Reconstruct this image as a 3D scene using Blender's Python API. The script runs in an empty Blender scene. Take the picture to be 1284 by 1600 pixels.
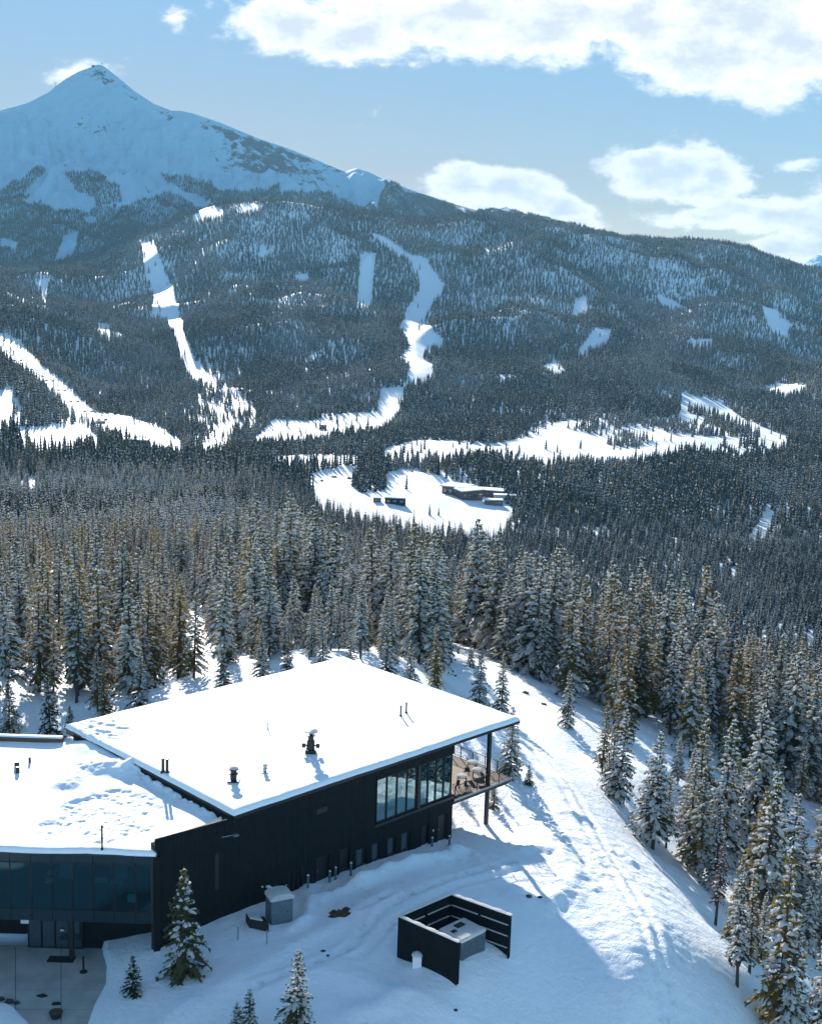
import bpy, bmesh, math, random
import numpy as np
from mathutils import Vector, Matrix, Euler
rad = math.radians
sc = bpy.context.scene
COL = sc.collection

# ------------------------------------------------------------------ camera
F_PX, PITCH, ROLL, CH = 2000.0, rad(10.5), rad(1.8), 45.0
Fv = np.array([0, math.cos(PITCH), -math.sin(PITCH)]); Rv = np.array([1.0, 0, 0]); Uv = np.cross(Rv, Fv)
Rv, Uv = Rv * math.cos(ROLL) + Uv * math.sin(ROLL), -Rv * math.sin(ROLL) + Uv * math.cos(ROLL)
cd = bpy.data.cameras.new("camera"); cam = bpy.data.objects.new("camera", cd); COL.objects.link(cam)
cd.sensor_fit = 'VERTICAL'; cd.sensor_height = 24.0; cd.lens = 24.0 * F_PX / 1600.0
cd.clip_start = 0.5; cd.clip_end = 60000
cam.matrix_world = Matrix(((Rv[0], Uv[0], -Fv[0], 0), (Rv[1], Uv[1], -Fv[1], 0), (Rv[2], Uv[2], -Fv[2], CH), (0, 0, 0, 1)))
sc.camera = cam
sc.view_settings.view_transform = 'Standard'; sc.view_settings.look = 'None'
sc.view_settings.gamma = 1; sc.view_settings.use_curve_mapping = False
sc.view_settings.exposure = 1.18

# ------------------------------------------------------------------ light and sky
SUN_AZ, SUN_EL = -14.0, 19.0      # degrees, azimuth clockwise from +Y
sd = bpy.data.lights.new("sun", 'SUN'); sun = bpy.data.objects.new("sun", sd); COL.objects.link(sun)
sd.energy = 5.0; sd.angle = rad(0.53); sd.color = (1.0, 0.93, 0.84)
sdir = Vector((math.sin(rad(SUN_AZ)) * math.cos(rad(SUN_EL)), math.cos(rad(SUN_AZ)) * math.cos(rad(SUN_EL)), math.sin(rad(SUN_EL))))
sun.rotation_euler = sdir.to_track_quat('Z', 'Y').to_euler(); sun.location = (0, 0, 300)
SKY_STR = 0.070
HAZE = 4.6e-5

def ray(x, y): return Fv + Rv * (x - 642) / F_PX - Uv * (y - 800) / F_PX
def P(x, y, z):
    d = ray(x, y); t = (z - CH) / d[2]; return np.array([d[0] * t, d[1] * t, z])
def PY(x, y, Y):
    d = ray(x, y); t = Y / d[1]; return np.array([d[0] * t, Y, CH + d[2] * t])
def proj(X, Y, Z):
    z = Y * Fv[1] + (Z - CH) * Fv[2] + X * Fv[0]
    a = X * Rv[0] + Y * Rv[1] + (Z - CH) * Rv[2]; b = X * Uv[0] + Y * Uv[1] + (Z - CH) * Uv[2]
    return 642 + F_PX * a / z, 800 - F_PX * b / z

world = bpy.data.worlds.new("World"); sc.world = world; world.use_nodes = True
def build_world():
    nt = world.node_tree; nt.nodes.clear(); N = nt.nodes.new; L = nt.links.new
    out = N('ShaderNodeOutputWorld'); bg = N('ShaderNodeBackground'); sky = N('ShaderNodeTexSky')
    sky.sky_type = 'NISHITA'; sky.sun_disc = False; sky.sun_elevation = rad(SUN_EL); sky.sun_rotation = rad(SUN_AZ)
    sky.altitude = 2600; sky.air_density = 1.0; sky.dust_density = 0.1; sky.ozone_density = 4.0
    bg.inputs[1].default_value = SKY_STR
    tn = N('ShaderNodeMix'); tn.data_type = 'RGBA'; tn.blend_type = 'MULTIPLY'; tn.inputs[0].default_value = 1
    L(sky.outputs[0], tn.inputs[6]); L(tn.outputs[2], bg.inputs[0])
    tc = N('ShaderNodeTexCoord'); sep = N('ShaderNodeSeparateXYZ'); L(tc.outputs['Generated'], sep.inputs[0])
    def m(op, a, b=None, c=None):
        n = N('ShaderNodeMath'); n.operation = op
        for i, v in enumerate((a, b, c)):
            if v is None: continue
            if isinstance(v, (int, float)): n.inputs[i].default_value = v
            else: L(v, n.inputs[i])
        return n.outputs[0]
    az = m('ARCTAN2', sep.outputs[0], sep.outputs[1]); el = m('ARCSINE', sep.outputs[2])
    # warped direction so that cloud edges are ragged
    n1 = N('ShaderNodeTexNoise'); n1.inputs['Scale'].default_value = 9; n1.inputs['Detail'].default_value = 9; n1.inputs['Roughness'].default_value = .6
    mp = N('ShaderNodeMapping'); mp.inputs['Scale'].default_value = (1, 1, 1.9); L(tc.outputs['Generated'], mp.inputs[0]); L(mp.outputs[0], n1.inputs[0])
    sn = N('ShaderNodeSeparateColor'); L(n1.outputs['Color'], sn.inputs[0])
    n2 = N('ShaderNodeTexNoise'); n2.inputs['Scale'].default_value = 30; n2.inputs['Detail'].default_value = 9; n2.inputs['Roughness'].default_value = .66
    L(mp.outputs[0], n2.inputs[0])
    eg = N('ShaderNodeMapRange'); L(el, eg.inputs[0]); eg.inputs[1].default_value = .08; eg.inputs[2].default_value = .50
    dt = N('ShaderNodeVectorMath'); dt.operation = 'DOT_PRODUCT'; L(tc.outputs['Generated'], dt.inputs[0]); dt.inputs[1].default_value = tuple(sdir)
    away_sun = m('MULTIPLY', m('SUBTRACT', 1.0, dt.outputs['Value']), .85); ef = m('ADD', eg.outputs[0], away_sun); ef.node.use_clamp = True
    tm = N('ShaderNodeMix'); tm.data_type = 'RGBA'; L(ef, tm.inputs[0]); tm.inputs[6].default_value = (.80, .42, .27, 1); tm.inputs[7].default_value = (.74, 1.48, 1.48, 1); L(tm.outputs[2], tn.inputs[7])
    azw = m('ADD', az, m('MULTIPLY', m('SUBTRACT', sn.outputs[0], .5), .10))
    elw = m('ADD', el, m('MULTIPLY', m('SUBTRACT', sn.outputs[1], .5), .055))
    blobs = [(440, 38, 95, 42), (560, 62, 110, 44), (700, 28, 150, 52), (860, 32, 150, 58), (1010, 30, 110, 50), (700, -40, 420, 60),
             (1110, 85, 120, 62), (1230, 70, 130, 80), (1150, 20, 200, 60),
             (745, 300, 75, 32), (800, 303, 90, 34), (870, 328, 70, 26), (900, 350, 60, 14),
             (1040, 262, 80, 45), (1105, 278, 60, 34), (1020, 240, 40, 24),
             (1110, 335, 95, 18, .8), (1195, 330, 105, 26), (1150, 352, 60, 12, .6), (1270, 360, 80, 60), (1215, 390, 50, 26), (1240, 253, 44, 12, .4),
             (270, 42, 26, 18, .35), (573, 178, 14, 10, .25), (110, 108, 75, 18, .45), (1400, 330, 120, 60)]
    dens = None
    for (bx, by, rx, ry, *wt) in blobs:
        d = ray(bx, by); d = d / np.linalg.norm(d); ba = math.atan2(d[0], d[1]); be = math.asin(d[2])
        dx = m('MULTIPLY', m('SUBTRACT', azw, ba), F_PX / rx / 1.02); dy = m('MULTIPLY', m('SUBTRACT', elw, be), F_PX / ry / 1.05)
        q = m('SUBTRACT', 1.0, m('SQRT', m('ADD', m('MULTIPLY', dx, dx), m('MULTIPLY', dy, dy))))
        if wt: q = m('SUBTRACT', m('MULTIPLY', q, wt[0]), (1 - wt[0]) * .22)
        dens = q if dens is None else m('MAXIMUM', dens, q)
    # the same broken cumulus over the rest of the sky, out of the frame
    n3 = N('ShaderNodeTexNoise'); n3.inputs['Scale'].default_value = 3.2; n3.inputs['Detail'].default_value = 5; L(mp.outputs[0], n3.inputs[0])
    away = m('MAXIMUM', m('SUBTRACT', m('ABSOLUTE', az), .42), m('SUBTRACT', el, .30))
    gen = m('SUBTRACT', m('MULTIPLY', m('SUBTRACT', n3.outputs[0], .60), 3.0), m('MAXIMUM', m('MULTIPLY', m('SUBTRACT', .06, away), 20), 0))
    dens = m('MAXIMUM', dens, gen)
    dens = m('ADD', dens, m('MULTIPLY', m('SUBTRACT', n2.outputs[0], .5), 1.35))
    mr = N('ShaderNodeMapRange'); mr.interpolation_type = 'SMOOTHSTEP'; L(dens, mr.inputs[0])
    mr.inputs[1].default_value = -.16; mr.inputs[2].default_value = .30
    lowcut = N('ShaderNodeMapRange'); L(el, lowcut.inputs[0]); lowcut.inputs[1].default_value = -.03; lowcut.inputs[2].default_value = 0.0
    fac = m('MULTIPLY', m('MULTIPLY', mr.outputs[0], .96), lowcut.outputs[0])
    # cloud body: bright rims, slightly grey cores
    cr = N('ShaderNodeMapRange'); L(m('ADD', m('MULTIPLY', dens, .8), m('MULTIPLY', n2.outputs[0], .6)), cr.inputs[0]); cr.inputs[1].default_value = .45; cr.inputs[2].default_value = 1.0
    cm = N('ShaderNodeMix'); cm.data_type = 'RGBA'; L(cr.outputs[0], cm.inputs[0])
    cm.inputs[6].default_value = (1.0, .985, .96, 1); cm.inputs[7].default_value = (.60, .62, .68, 1)
    cb = N('ShaderNodeBackground'); L(cm.outputs[2], cb.inputs[0]); cb.inputs[1].default_value = .62
    mx = N('ShaderNodeMixShader'); L(fac, mx.inputs[0]); L(bg.outputs[0], mx.inputs[1]); L(cb.outputs[0], mx.inputs[2]); L(mx.outputs[0], out.inputs[0])
build_world()

# ------------------------------------------------------------------ materials
def mat(name, col, rough=.6, metal=0, spec=.5, noise=None, bump=None, rnd=None, transl=0.0):
    """noise=(scale, colour2, lo, hi); bump=(scale, strength, distance); rnd=colour2 mixed by object random"""
    ma = bpy.data.materials.new(name); ma.use_nodes = True; nt = ma.node_tree; N = nt.nodes.new; L = nt.links.new
    b = nt.nodes['Principled BSDF']; o = nt.nodes['Material Output']
    b.inputs['Base Color'].default_value = (*col, 1); b.inputs['Roughness'].default_value = rough; b.inputs['Metallic'].default_value = metal
    b.inputs['Specular IOR Level'].default_value = spec
    src = None; tc = N('ShaderNodeTexCoord')
    if noise:
        n = N('ShaderNodeTexNoise'); n.inputs['Scale'].default_value = noise[0]; n.inputs['Detail'].default_value = 6; L(tc.outputs['Object'], n.inputs[0])
        r = N('ShaderNodeMapRange'); L(n.outputs[0], r.inputs[0]); r.inputs[1].default_value = noise[2]; r.inputs[2].default_value = noise[3]
        x = N('ShaderNodeMix'); x.data_type = 'RGBA'; L(r.outputs[0], x.inputs[0]); x.inputs[6].default_value = (*col, 1); x.inputs[7].default_value = (*noise[1], 1)
        src = x.outputs[2]
    if rnd:
        oi = N('ShaderNodeObjectInfo'); x = N('ShaderNodeMix'); x.data_type = 'RGBA'
        pw = N('ShaderNodeMath'); pw.operation = 'POWER'; L(oi.outputs['Random'], pw.inputs[0]); pw.inputs[1].default_value = 1.6; L(pw.outputs[0], x.inputs[0])
        if src: L(src, x.inputs[6])
        else: x.inputs[6].default_value = (*col, 1)
        x.inputs[7].default_value = (*rnd, 1); src = x.outputs[2]
    if src: L(src, b.inputs['Base Color'])
    if bump:
        n = N('ShaderNodeTexNoise'); n.inputs['Scale'].default_value = bump[0]; n.inputs['Detail'].default_value = 7; L(tc.outputs['Object'], n.inputs[0])
        bp = N('ShaderNodeBump'); bp.inputs['Strength'].default_value = bump[1]; bp.inputs['Distance'].default_value = bump[2]; L(n.outputs[0], bp.inputs['Height']); L(bp.outputs[0], b.inputs['Normal'])
    if transl:
        t = N('ShaderNodeBsdfTranslucent'); mx = N('ShaderNodeMixShader'); mx.inputs[0].default_value = transl
        if src: L(src, t.inputs[0])
        else: t.inputs[0].default_value = (*col, 1)
        L(b.outputs[0], mx.inputs[1]); L(t.outputs[0], mx.inputs[2]); L(mx.outputs[0], o.inputs[0])
    return ma

M = {}
M['roofsnow'] = mat('roof_snow', (.90, .90, .91), .75, spec=.2, bump=(3.0, .35, .05))
M['clad'] = mat('dark_cladding', (.004, .007, .009), .7, spec=.15, noise=(2.0, (.009, .012, .014), .35, .75), bump=(14, .25, .01))
M['fascia'] = mat('dark_metal_fascia', (.022, .023, .026), .4, metal=.3)
M['steel'] = mat('dark_steel', (.03, .03, .033), .45, metal=.5)
M['panel'] = mat('spandrel_panel', (.006, .022, .030), .25, spec=.4)
M['galv'] = mat('galvanised_metal', (.35, .36, .37), .4, metal=.8)
M['grey'] = mat('grey_metal_paint', (.10, .14, .17), .5, noise=(5, (.07, .10, .12), .4, .7))
M['white'] = mat('white_paint', (.78, .78, .78), .5)
M['pale'] = mat('pale_board', (.6, .6, .6), .7, noise=(3, (.45, .45, .45), .4, .7))
M['wood'] = mat('weathered_deck_wood', (.22, .15, .10), .7, noise=(6, (.15, .10, .07), .35, .7))
M['brown'] = mat('brown_timber', (.16, .09, .055), .7, noise=(4, (.10, .06, .04), .35, .7))
M['concrete'] = mat('wet_concrete', (.44, .45, .42), .5, noise=(.6, (.32, .33, .31), .35, .65), bump=(9, .2, .02))
M['rubber'] = mat('black_rubber', (.015, .015, .015), .8)
M['rock'] = mat('dark_rock', (.03, .03, .032), .85, noise=(6, (.07, .065, .06), .4, .7), bump=(8, .6, .05))
M['dirt'] = mat('brown_dirt', (.09, .055, .03), .95, noise=(5, (.035, .025, .018), .35, .65), bump=(9, .8, .08))
M['bark'] = mat('conifer_bark', (.075, .055, .045), .9, noise=(6, (.04, .03, .025), .35, .7))
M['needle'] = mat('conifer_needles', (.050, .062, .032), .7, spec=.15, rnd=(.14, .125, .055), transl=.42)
M['midneedle'] = mat('needles_with_ravine_shade', (.010, .030, .034), .8, spec=.1, rnd=(.022, .042, .040), transl=.10)  # darker copy of the far needles; ravine shade is put into the colour
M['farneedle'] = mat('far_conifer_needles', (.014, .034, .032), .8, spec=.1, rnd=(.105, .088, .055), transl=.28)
M['gold'] = mat('backlit_golden_needles', (.20, .15, .05), .7, spec=.15, rnd=(.13, .10, .03), transl=.42)  # yellowish needles with the warm backlight put into their colour
M['rust'] = mat('rusty_conifer_needles', (.17, .075, .04), .8, spec=.1, transl=.3)
M['treesnow'] = mat('snow_on_branches', (.90, .89, .88), .8, spec=.1, transl=.6)
M['farsnow'] = mat('snow_on_far_trees', (.86, .86, .86), .8, spec=.1, transl=.5)
M['cable'] = mat('frosted_lift_cable', (.22, .22, .24), .6)
M['wallboard'] = mat('interior_wall', (.30, .30, .29), .8)
M['lamp'] = mat('pale_lamp_shade', (.8, .78, .72), .5)
M['mountsnow'] = None

def snow_ground_mat():
    ma = bpy.data.materials.new('ground_snow'); ma.use_nodes = True; nt = ma.node_tree; N = nt.nodes.new; L = nt.links.new
    b = nt.nodes['Principled BSDF']; b.inputs['Roughness'].default_value = .7; b.inputs['Specular IOR Level'].default_value = .25
    tc = N('ShaderNodeTexCoord')
    n = N('ShaderNodeTexNoise'); n.inputs['Scale'].default_value = .12; n.inputs['Detail'].default_value = 9; n.inputs['Roughness'].default_value = .65; L(tc.outputs['Object'], n.inputs[0])
    x = N('ShaderNodeMix'); x.data_type = 'RGBA'; L(n.outputs[0], x.inputs[0]); x.inputs[6].default_value = (.78, .83, .88, 1); x.inputs[7].default_value = (.85, .88, .90, 1)
    # trodden, dirty snow where the mask attribute says the yard was driven over
    at = N('ShaderNodeAttribute'); at.attribute_name = 'worn'
    n4 = N('ShaderNodeTexNoise'); n4.inputs['Scale'].default_value = 1.1; n4.inputs['Detail'].default_value = 8; n4.inputs['Roughness'].default_value = .7; L(tc.outputs['Object'], n4.inputs[0])
    r = N('ShaderNodeMapRange'); L(n4.outputs[0], r.inputs[0]); r.inputs[1].default_value = .52; r.inputs[2].default_value = .72
    mu = N('ShaderNodeMath'); mu.operation = 'MULTIPLY'; L(at.outputs['Fac'], mu.inputs[0]); L(r.outputs[0], mu.inputs[1])
    y = N('ShaderNodeMix'); y.data_type = 'RGBA'; L(mu.outputs[0], y.inputs[0]); L(x.outputs[2], y.inputs[6]); y.inputs[7].default_value = (.42, .40, .38, 1)
    L(y.outputs[2], b.inputs['Base Color'])
    n2 = N('ShaderNodeTexNoise'); n2.inputs['Scale'].default_value = 2.2; n2.inputs['Detail'].default_value = 8; n2.inputs['Roughness'].default_value = .6; L(tc.outputs['Object'], n2.inputs[0])
    n5 = N('ShaderNodeTexNoise'); n5.inputs['Scale'].default_value = .55; n5.inputs['Detail'].default_value = 10; n5.inputs['Roughness'].default_value = .68; L(tc.outputs['Object'], n5.inputs[0])
    sm = N('ShaderNodeMath'); sm.operation = 'MULTIPLY_ADD'; L(n5.outputs[0], sm.inputs[0]); sm.inputs[1].default_value = 1.6; L(n2.outputs[0], sm.inputs[2])
    bp = N('ShaderNodeBump'); bp.inputs['Strength'].default_value = .55; bp.inputs['Distance'].default_value = .20; L(sm.outputs[0], bp.inputs['Height'])
    wv = N('ShaderNodeTexWave'); wv.inputs['Scale'].default_value = 1.6; wv.inputs['Distortion'].default_value = .6; wv.inputs['Detail'].default_value = 1
    mp = N('ShaderNodeMapping'); mp.inputs['Rotation'].default_value = (0, 0, rad(28)); L(tc.outputs['Object'], mp.inputs[0]); L(mp.outputs[0], wv.inputs[0])
    ag = N('ShaderNodeAttribute'); ag.attribute_name = 'groomed'
    gm = N('ShaderNodeMath'); gm.operation = 'MULTIPLY'; L(wv.outputs['Fac'], gm.inputs[0]); L(ag.outputs['Fac'], gm.inputs[1])
    b2 = N('ShaderNodeBump'); b2.inputs['Strength'].default_value = .5; b2.inputs['Distance'].default_value = .05; L(gm.outputs[0], b2.inputs['Height']); L(bp.outputs[0], b2.inputs['Normal'])
    L(b2.outputs[0], b.inputs['Normal'])
    return ma
M['snow'] = snow_ground_mat()

def mountain_mat():
    ma = bpy.data.materials.new('mountain_snow_and_rock'); ma.use_nodes = True; nt = ma.node_tree; N = nt.nodes.new; L = nt.links.new
    b = nt.nodes['Principled BSDF']; b.inputs['Roughness'].default_value = .8; b.inputs['Specular IOR Level'].default_value = .1
    tc = N('ShaderNodeTexCoord'); at = N('ShaderNodeAttribute'); at.attribute_name = 'rock'
    n = N('ShaderNodeTexNoise'); n.inputs['Scale'].default_value = .03; n.inputs['Detail'].default_value = 10; n.inputs['Roughness'].default_value = .7; L(tc.outputs['Object'], n.inputs[0])
    ad = N('ShaderNodeMath'); ad.operation = 'ADD'; L(n.outputs[0], ad.inputs[0]); L(at.outputs['Fac'], ad.inputs[1])
    r = N('ShaderNodeMapRange'); L(ad.outputs[0], r.inputs[0]); r.inputs[1].default_value = .88; r.inputs[2].default_value = .95
    x = N('ShaderNodeMix'); x.data_type = 'RGBA'; L(r.outputs[0], x.inputs[0]); x.inputs[6].default_value = (.50, .71, .84, 1); x.inputs[7].default_value = (.13, .13, .14, 1)  # snow colour is blued: the shade on the face is painted in
    L(x.outputs[2], b.inputs['Base Color'])
    bp = N('ShaderNodeBump'); bp.inputs['Strength'].default_value = .9; bp.inputs['Distance'].default_value = 22; L(n.outputs[0], bp.inputs['Height']); L(bp.outputs[0], b.inputs['Normal'])
    return ma
M['mountain'] = mountain_mat()

def glass_mat(name, tint, refl, opaque, gcol=(.9, .95, 1)):
    ma = bpy.data.materials.new(name); ma.use_nodes = True; nt = ma.node_tree; nt.nodes.clear(); N = nt.nodes.new; L = nt.links.new
    o = N('ShaderNodeOutputMaterial'); g = N('ShaderNodeBsdfGlossy'); g.inputs['Roughness'].default_value = .015; g.inputs[0].default_value = (*gcol, 1)
    if opaque: t = N('ShaderNodeBsdfDiffuse')
    else: t = N('ShaderNodeBsdfTransparent')
    t.inputs[0].default_value = (*tint, 1)
    fr = N('ShaderNodeFresnel'); fr.inputs[0].default_value = 1.5
    ad = N('ShaderNodeMath'); ad.operation = 'ADD'; L(fr.outputs[0], ad.inputs[0]); ad.inputs[1].default_value = refl; ad.use_clamp = True
    mx = N('ShaderNodeMixShader'); L(ad.outputs[0], mx.inputs[0]); L(t.outputs[0], mx.inputs[1]); L(g.outputs[0], mx.inputs[2]); L(mx.outputs[0], o.inputs[0])
    return ma
M['mirror'] = glass_mat('coated_window_glass', (.01, .03, .035), .34, True, (.62, .86, .86))
M['glass'] = glass_mat('teal_tinted_glass', (.30, .58, .62), .015, False, (.45, .8, .85))
M['smallglass'] = glass_mat('small_window_glass', (.02, .04, .05), .10, True)

# ------------------------------------------------------------------ object helpers
def tag(o, label=None, cat=None, group=None, kind=None):
    if label: o['label'] = label
    if cat: o['category'] = cat
    if group: o['group'] = group
    if kind: o['kind'] = kind
    return o
def thing(name, loc, label, cat, group=None):
    o = bpy.data.objects.new(name, None); COL.objects.link(o); o.location = loc; o.empty_display_size = .3
    return tag(o, label, cat, group)
def root_loc(p):
    v = Vector((0, 0, 0))
    while p is not None: v += p.location; p = p.parent
    return v
class MB:
    def __init__(s): s.v = []; s.f = []; s.m = []
    def add(s, vs, fs, mi=0):
        k = len(s.v); s.v += [tuple(map(float, v)) for v in vs]; s.f += [tuple(k + i for i in f) for f in fs]; s.m += [mi] * len(fs); return s
    def hexa(s, q, mi=0):   # 8 corners, bottom 4 (ccw) then top 4
        return s.add(q, [(3, 2, 1, 0), (4, 5, 6, 7), (0, 1, 5, 4), (1, 2, 6, 5), (2, 3, 7, 6), (3, 0, 4, 7)], mi)
    def box(s, x0, x1, y0, y1, z0, z1, fr=None, mi=0):
        fr = fr or (lambda a, b, c: (a, b, c))
        return s.hexa([fr(*c) for c in ((x0, y0, z0), (x1, y0, z0), (x1, y1, z0), (x0, y1, z0), (x0, y0, z1), (x1, y0, z1), (x1, y1, z1), (x0, y1, z1))], mi)
    def lathe(s, c, prof, n=12, mi=0, cap=True):   # prof [(r,z)]
        k = []
        for (r, z) in prof: k += [(c[0] + r * math.cos(2 * math.pi * i / n), c[1] + r * math.sin(2 * math.pi * i / n), c[2] + z) for i in range(n)]
        fs = [(j * n + i, j * n + (i + 1) % n, (j + 1) * n + (i + 1) % n, (j + 1) * n + i) for j in range(len(prof) - 1) for i in range(n)]
        if cap: fs += [tuple(range(n))[::-1], tuple((len(prof) - 1) * n + i for i in range(n))]
        return s.add(k, fs, mi)
    def tube(s, pts, r, n=6, mi=0):
        pts = [Vector(tuple(map(float, p))) for p in pts]; k = []
        rr = r if isinstance(r, (list, tuple)) else [r] * len(pts)
        for i, p in enumerate(pts):
            t = (pts[min(i + 1, len(pts) - 1)] - pts[max(i - 1, 0)]).normalized()
            a = t.cross(Vector((0, 0, 1)));
            if a.length < .05: a = t.cross(Vector((1, 0, 0)))
            a.normalize(); b = t.cross(a)
            k += [tuple(p + (a * math.cos(2 * math.pi * j / n) + b * math.sin(2 * math.pi * j / n)) * rr[i]) for j in range(n)]
        fs = [(j * n + i, j * n + (i + 1) % n, (j + 1) * n + (i + 1) % n, (j + 1) * n + i) for j in range(len(pts) - 1) for i in range(n)]
        fs += [tuple(range(n))[::-1], tuple((len(pts) - 1) * n + i for i in range(n))]
        return s.add(k, fs, mi)
    def build(s, name, mats, parent=None, smooth=False, bevel=0):
        if not isinstance(mats, (list, tuple)): mats = [mats]
        me = bpy.data.meshes.new(name); off = root_loc(parent)
        me.from_pydata([(a - off[0], b - off[1], c - off[2]) for a, b, c in s.v], [], s.f)
        for m_ in mats: me.materials.append(m_)
        if len(mats) > 1: me.polygons.foreach_set('material_index', s.m)
        if smooth: me.polygons.foreach_set('use_smooth', [True] * len(me.polygons))
        o = bpy.data.objects.new(name, me); COL.objects.link(o); o.parent = parent
        if bevel:
            b = o.modifiers.new('bevel', 'BEVEL'); b.width = bevel; b.segments = 2
        return o

# numpy value noise
def _h(ix, iy, s):
    n = (ix.astype(np.int64) * 374761393 + iy.astype(np.int64) * 668265263 + s * 1442695041) & 0xffffffff
    n = ((n ^ (n >> 13)) * 1274126177) & 0xffffffff
    return ((n ^ (n >> 16)) & 0xffff) / 65535.0
def vnoise(x, y, s=0):
    ix = np.floor(x); iy = np.floor(y); fx = x - ix; fy = y - iy
    fx = fx * fx * fx * (fx * (fx * 6 - 15) + 10); fy = fy * fy * fy * (fy * (fy * 6 - 15) + 10)
    a = _h(ix, iy, s); b = _h(ix + 1, iy, s); c = _h(ix, iy + 1, s); d = _h(ix + 1, iy + 1, s)
    return (a * (1 - fx) + b * fx) * (1 - fy) + (c * (1 - fx) + d * fx) * fy
def fbm(x, y, s=0, o=4):
    t = 0; a = .5; n = 0
    for i in range(o):
        t = t + a * (vnoise(x, y, s + i) * 2 - 1); n += a; a *= .5
        x, y = (x * 1.6 - y * 1.2) + 17.3, (x * 1.2 + y * 1.6) + 5.1
    return t / n
def sstep(x, a, b):
    t = np.clip((x - a) / (b - a), 0, 1); return t * t * (3 - 2 * t)
def inpoly(x, y, poly):
    x = np.asarray(x, float); y = np.asarray(y, float); r = np.zeros(x.shape, bool); n = len(poly)
    for i in range(n):
        x1, y1 = poly[i]; x2, y2 = poly[(i + 1) % n]
        if y1 == y2: continue
        c = ((y1 > y) != (y2 > y)) & (x < (x2 - x1) * (y - y1) / (y2 - y1) + x1); r ^= c
    return r
def dpoly(x, y, pts, closed=False):
    d = np.full(np.shape(x), 1e9); n = len(pts)
    for i in range(n if closed else n - 1):
        a = np.array(pts[i][:2], float); b = np.array(pts[(i + 1) % n][:2], float); ab = b - a
        t = np.clip(((x - a[0]) * ab[0] + (y - a[1]) * ab[1]) / (ab @ ab), 0, 1)
        d = np.minimum(d, np.hypot(x - a[0] - t * ab[0], y - a[1] - t * ab[1]))
    return d

# ------------------------------------------------------------------ terrain
YS = [130, 160, 210, 280, 380, 550, 750, 950, 1200, 1500, 1800, 2200, 2700, 3200]
TAB = {0:    [1085, 1025, 965, 905, 855, 800, 745, 650, 572, 525, 497, 470, 445, 425],
       110:  [1085, 1022, 965, 905, 855, 805, 755, 695, 652, 600, 550, 495, 450, 415],
       200:  [1078, 1022, 965, 905, 858, 808, 765, 720, 685, 640, 590, 525, 460, 392],
       300:  [1070, 1020, 966, 908, 861, 811, 767, 724, 689, 643, 590, 522, 440, 340],
       400:  [1062, 1020, 968, 915, 865, 815, 770, 728, 692, 645, 590, 518, 425, 322],
       520:  [1052, 1018, 975, 945, 925, 870, 805, 728, 692, 645, 588, 515, 428, 332],
       620:  [1060, 1022, 992, 990, 972, 895, 822, 732, 694, 648, 590, 520, 438, 345],
       720:  [1100, 1040, 1005, 1045, 1020, 912, 830, 738, 696, 652, 595, 525, 440, 350],
       800:  [1145, 1062, 1018, 1060, 1035, 925, 836, 748, 698, 657, 602, 532, 445, 356],
       900:  [1180, 1095, 1040, 1082, 1052, 938, 841, 755, 702, 657, 604, 538, 452, 366],
       1000: [1200, 1125, 1060, 1105, 1070, 948, 846, 762, 706, 657, 604, 542, 460, 376],
       1130: [1260, 1180, 1110, 1140, 1085, 960, 854, 770, 711, 661, 607, 546, 472, 392],
       1284: [1330, 1230, 1160, 1165, 1105, 975, 862, 777, 716, 665, 611, 551, 490, 422]}
NEAR = [(350, 1430, .3), (505, 1385, .0), (600, 1345, -.1), (705, 1312, -.7), (763, 1285, -.9), (620, 1497, 0), (714, 1540, 0), (795, 1497, -.2), (470, 1590, -.1),
        (290, 1520, -.2), (215, 1545, -.9), (245, 1470, -.2), (150, 1600, -1.2), (0, 1600, -1.2), (-150, 1560, -1.2), (-150, 1700, -1.2), (0, 1495, -1.5), (100, 1495, -1.5), (400, 1700, -.8), (700, 1700, -3.0), (850, 1620, -2.6), (640, 1620, -1.0),
        (860, 1400, -.4), (950, 1450, -.9), (1000, 1550, -2.2), (850, 1250, -1.3), (900, 1300, -1.5), (870, 1180, -2.6), (760, 1120, -4), (700, 1040, -5.5), (850, 1100, -6),
        (950, 1250, -3.6), (1050, 1400, -3.6), (1110, 1500, -3.6), (1150, 1540, -5), (1170, 1600, -6.3), (1251, 1527, -9.5), (1000, 1320, -4.5), (1060, 1320, -8), (1284, 1600, -10.5),
        (1117, 1446, -6), (1400, 1600, -16), (1284, 1700, -11), (1000, 1700, -6), (80, 1150, -1.2), (20, 1160, -1.5), (200, 1095, -3.2), (-150, 1150, -1.5), (-150, 1300, -1), (350, 1200, -1), (550, 1200, -1.5),
        (940, 1200, -5), (886, 1135, -5)]
_pts = []
for px, col in TAB.items():
    for Y_, py in zip(YS, col):
        q = PY(px, py, Y_); _pts.append((q[0] / Y_, Y_, q[2]))
for (px, py, z) in NEAR:
    q = P(px, py, z); _pts.append((q[0] / q[1], q[1], z))
for col_px, du in ((0, -.14), (1284, .16)):
    for Y_, py in zip(YS, TAB[col_px]):
        q = PY(col_px, py, Y_); _pts.append((q[0] / Y_ + du, Y_, q[2] + (0 if du < 0 else -.03 * Y_ if Y_ < 600 else 0)))
for Y_ in (45, 60):
    for u in (-.5, -.2, .1, .4, .7): _pts.append((u, Y_, -.8 - max(0, u * Y_ - 14) * .35))
for u in (-.5, -.3, -.1, .1, .3, .5): 
    q = PY(642 + 2000 * u, 360 + 60 * max(0, u * 2.5), 3200); _pts.append((u, 3900, q[2] * .6))
_pts = np.array(_pts)
def _tr(u, Y): return np.stack([u * 6.0, np.log(Y) * 3.0], -1)
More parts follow.
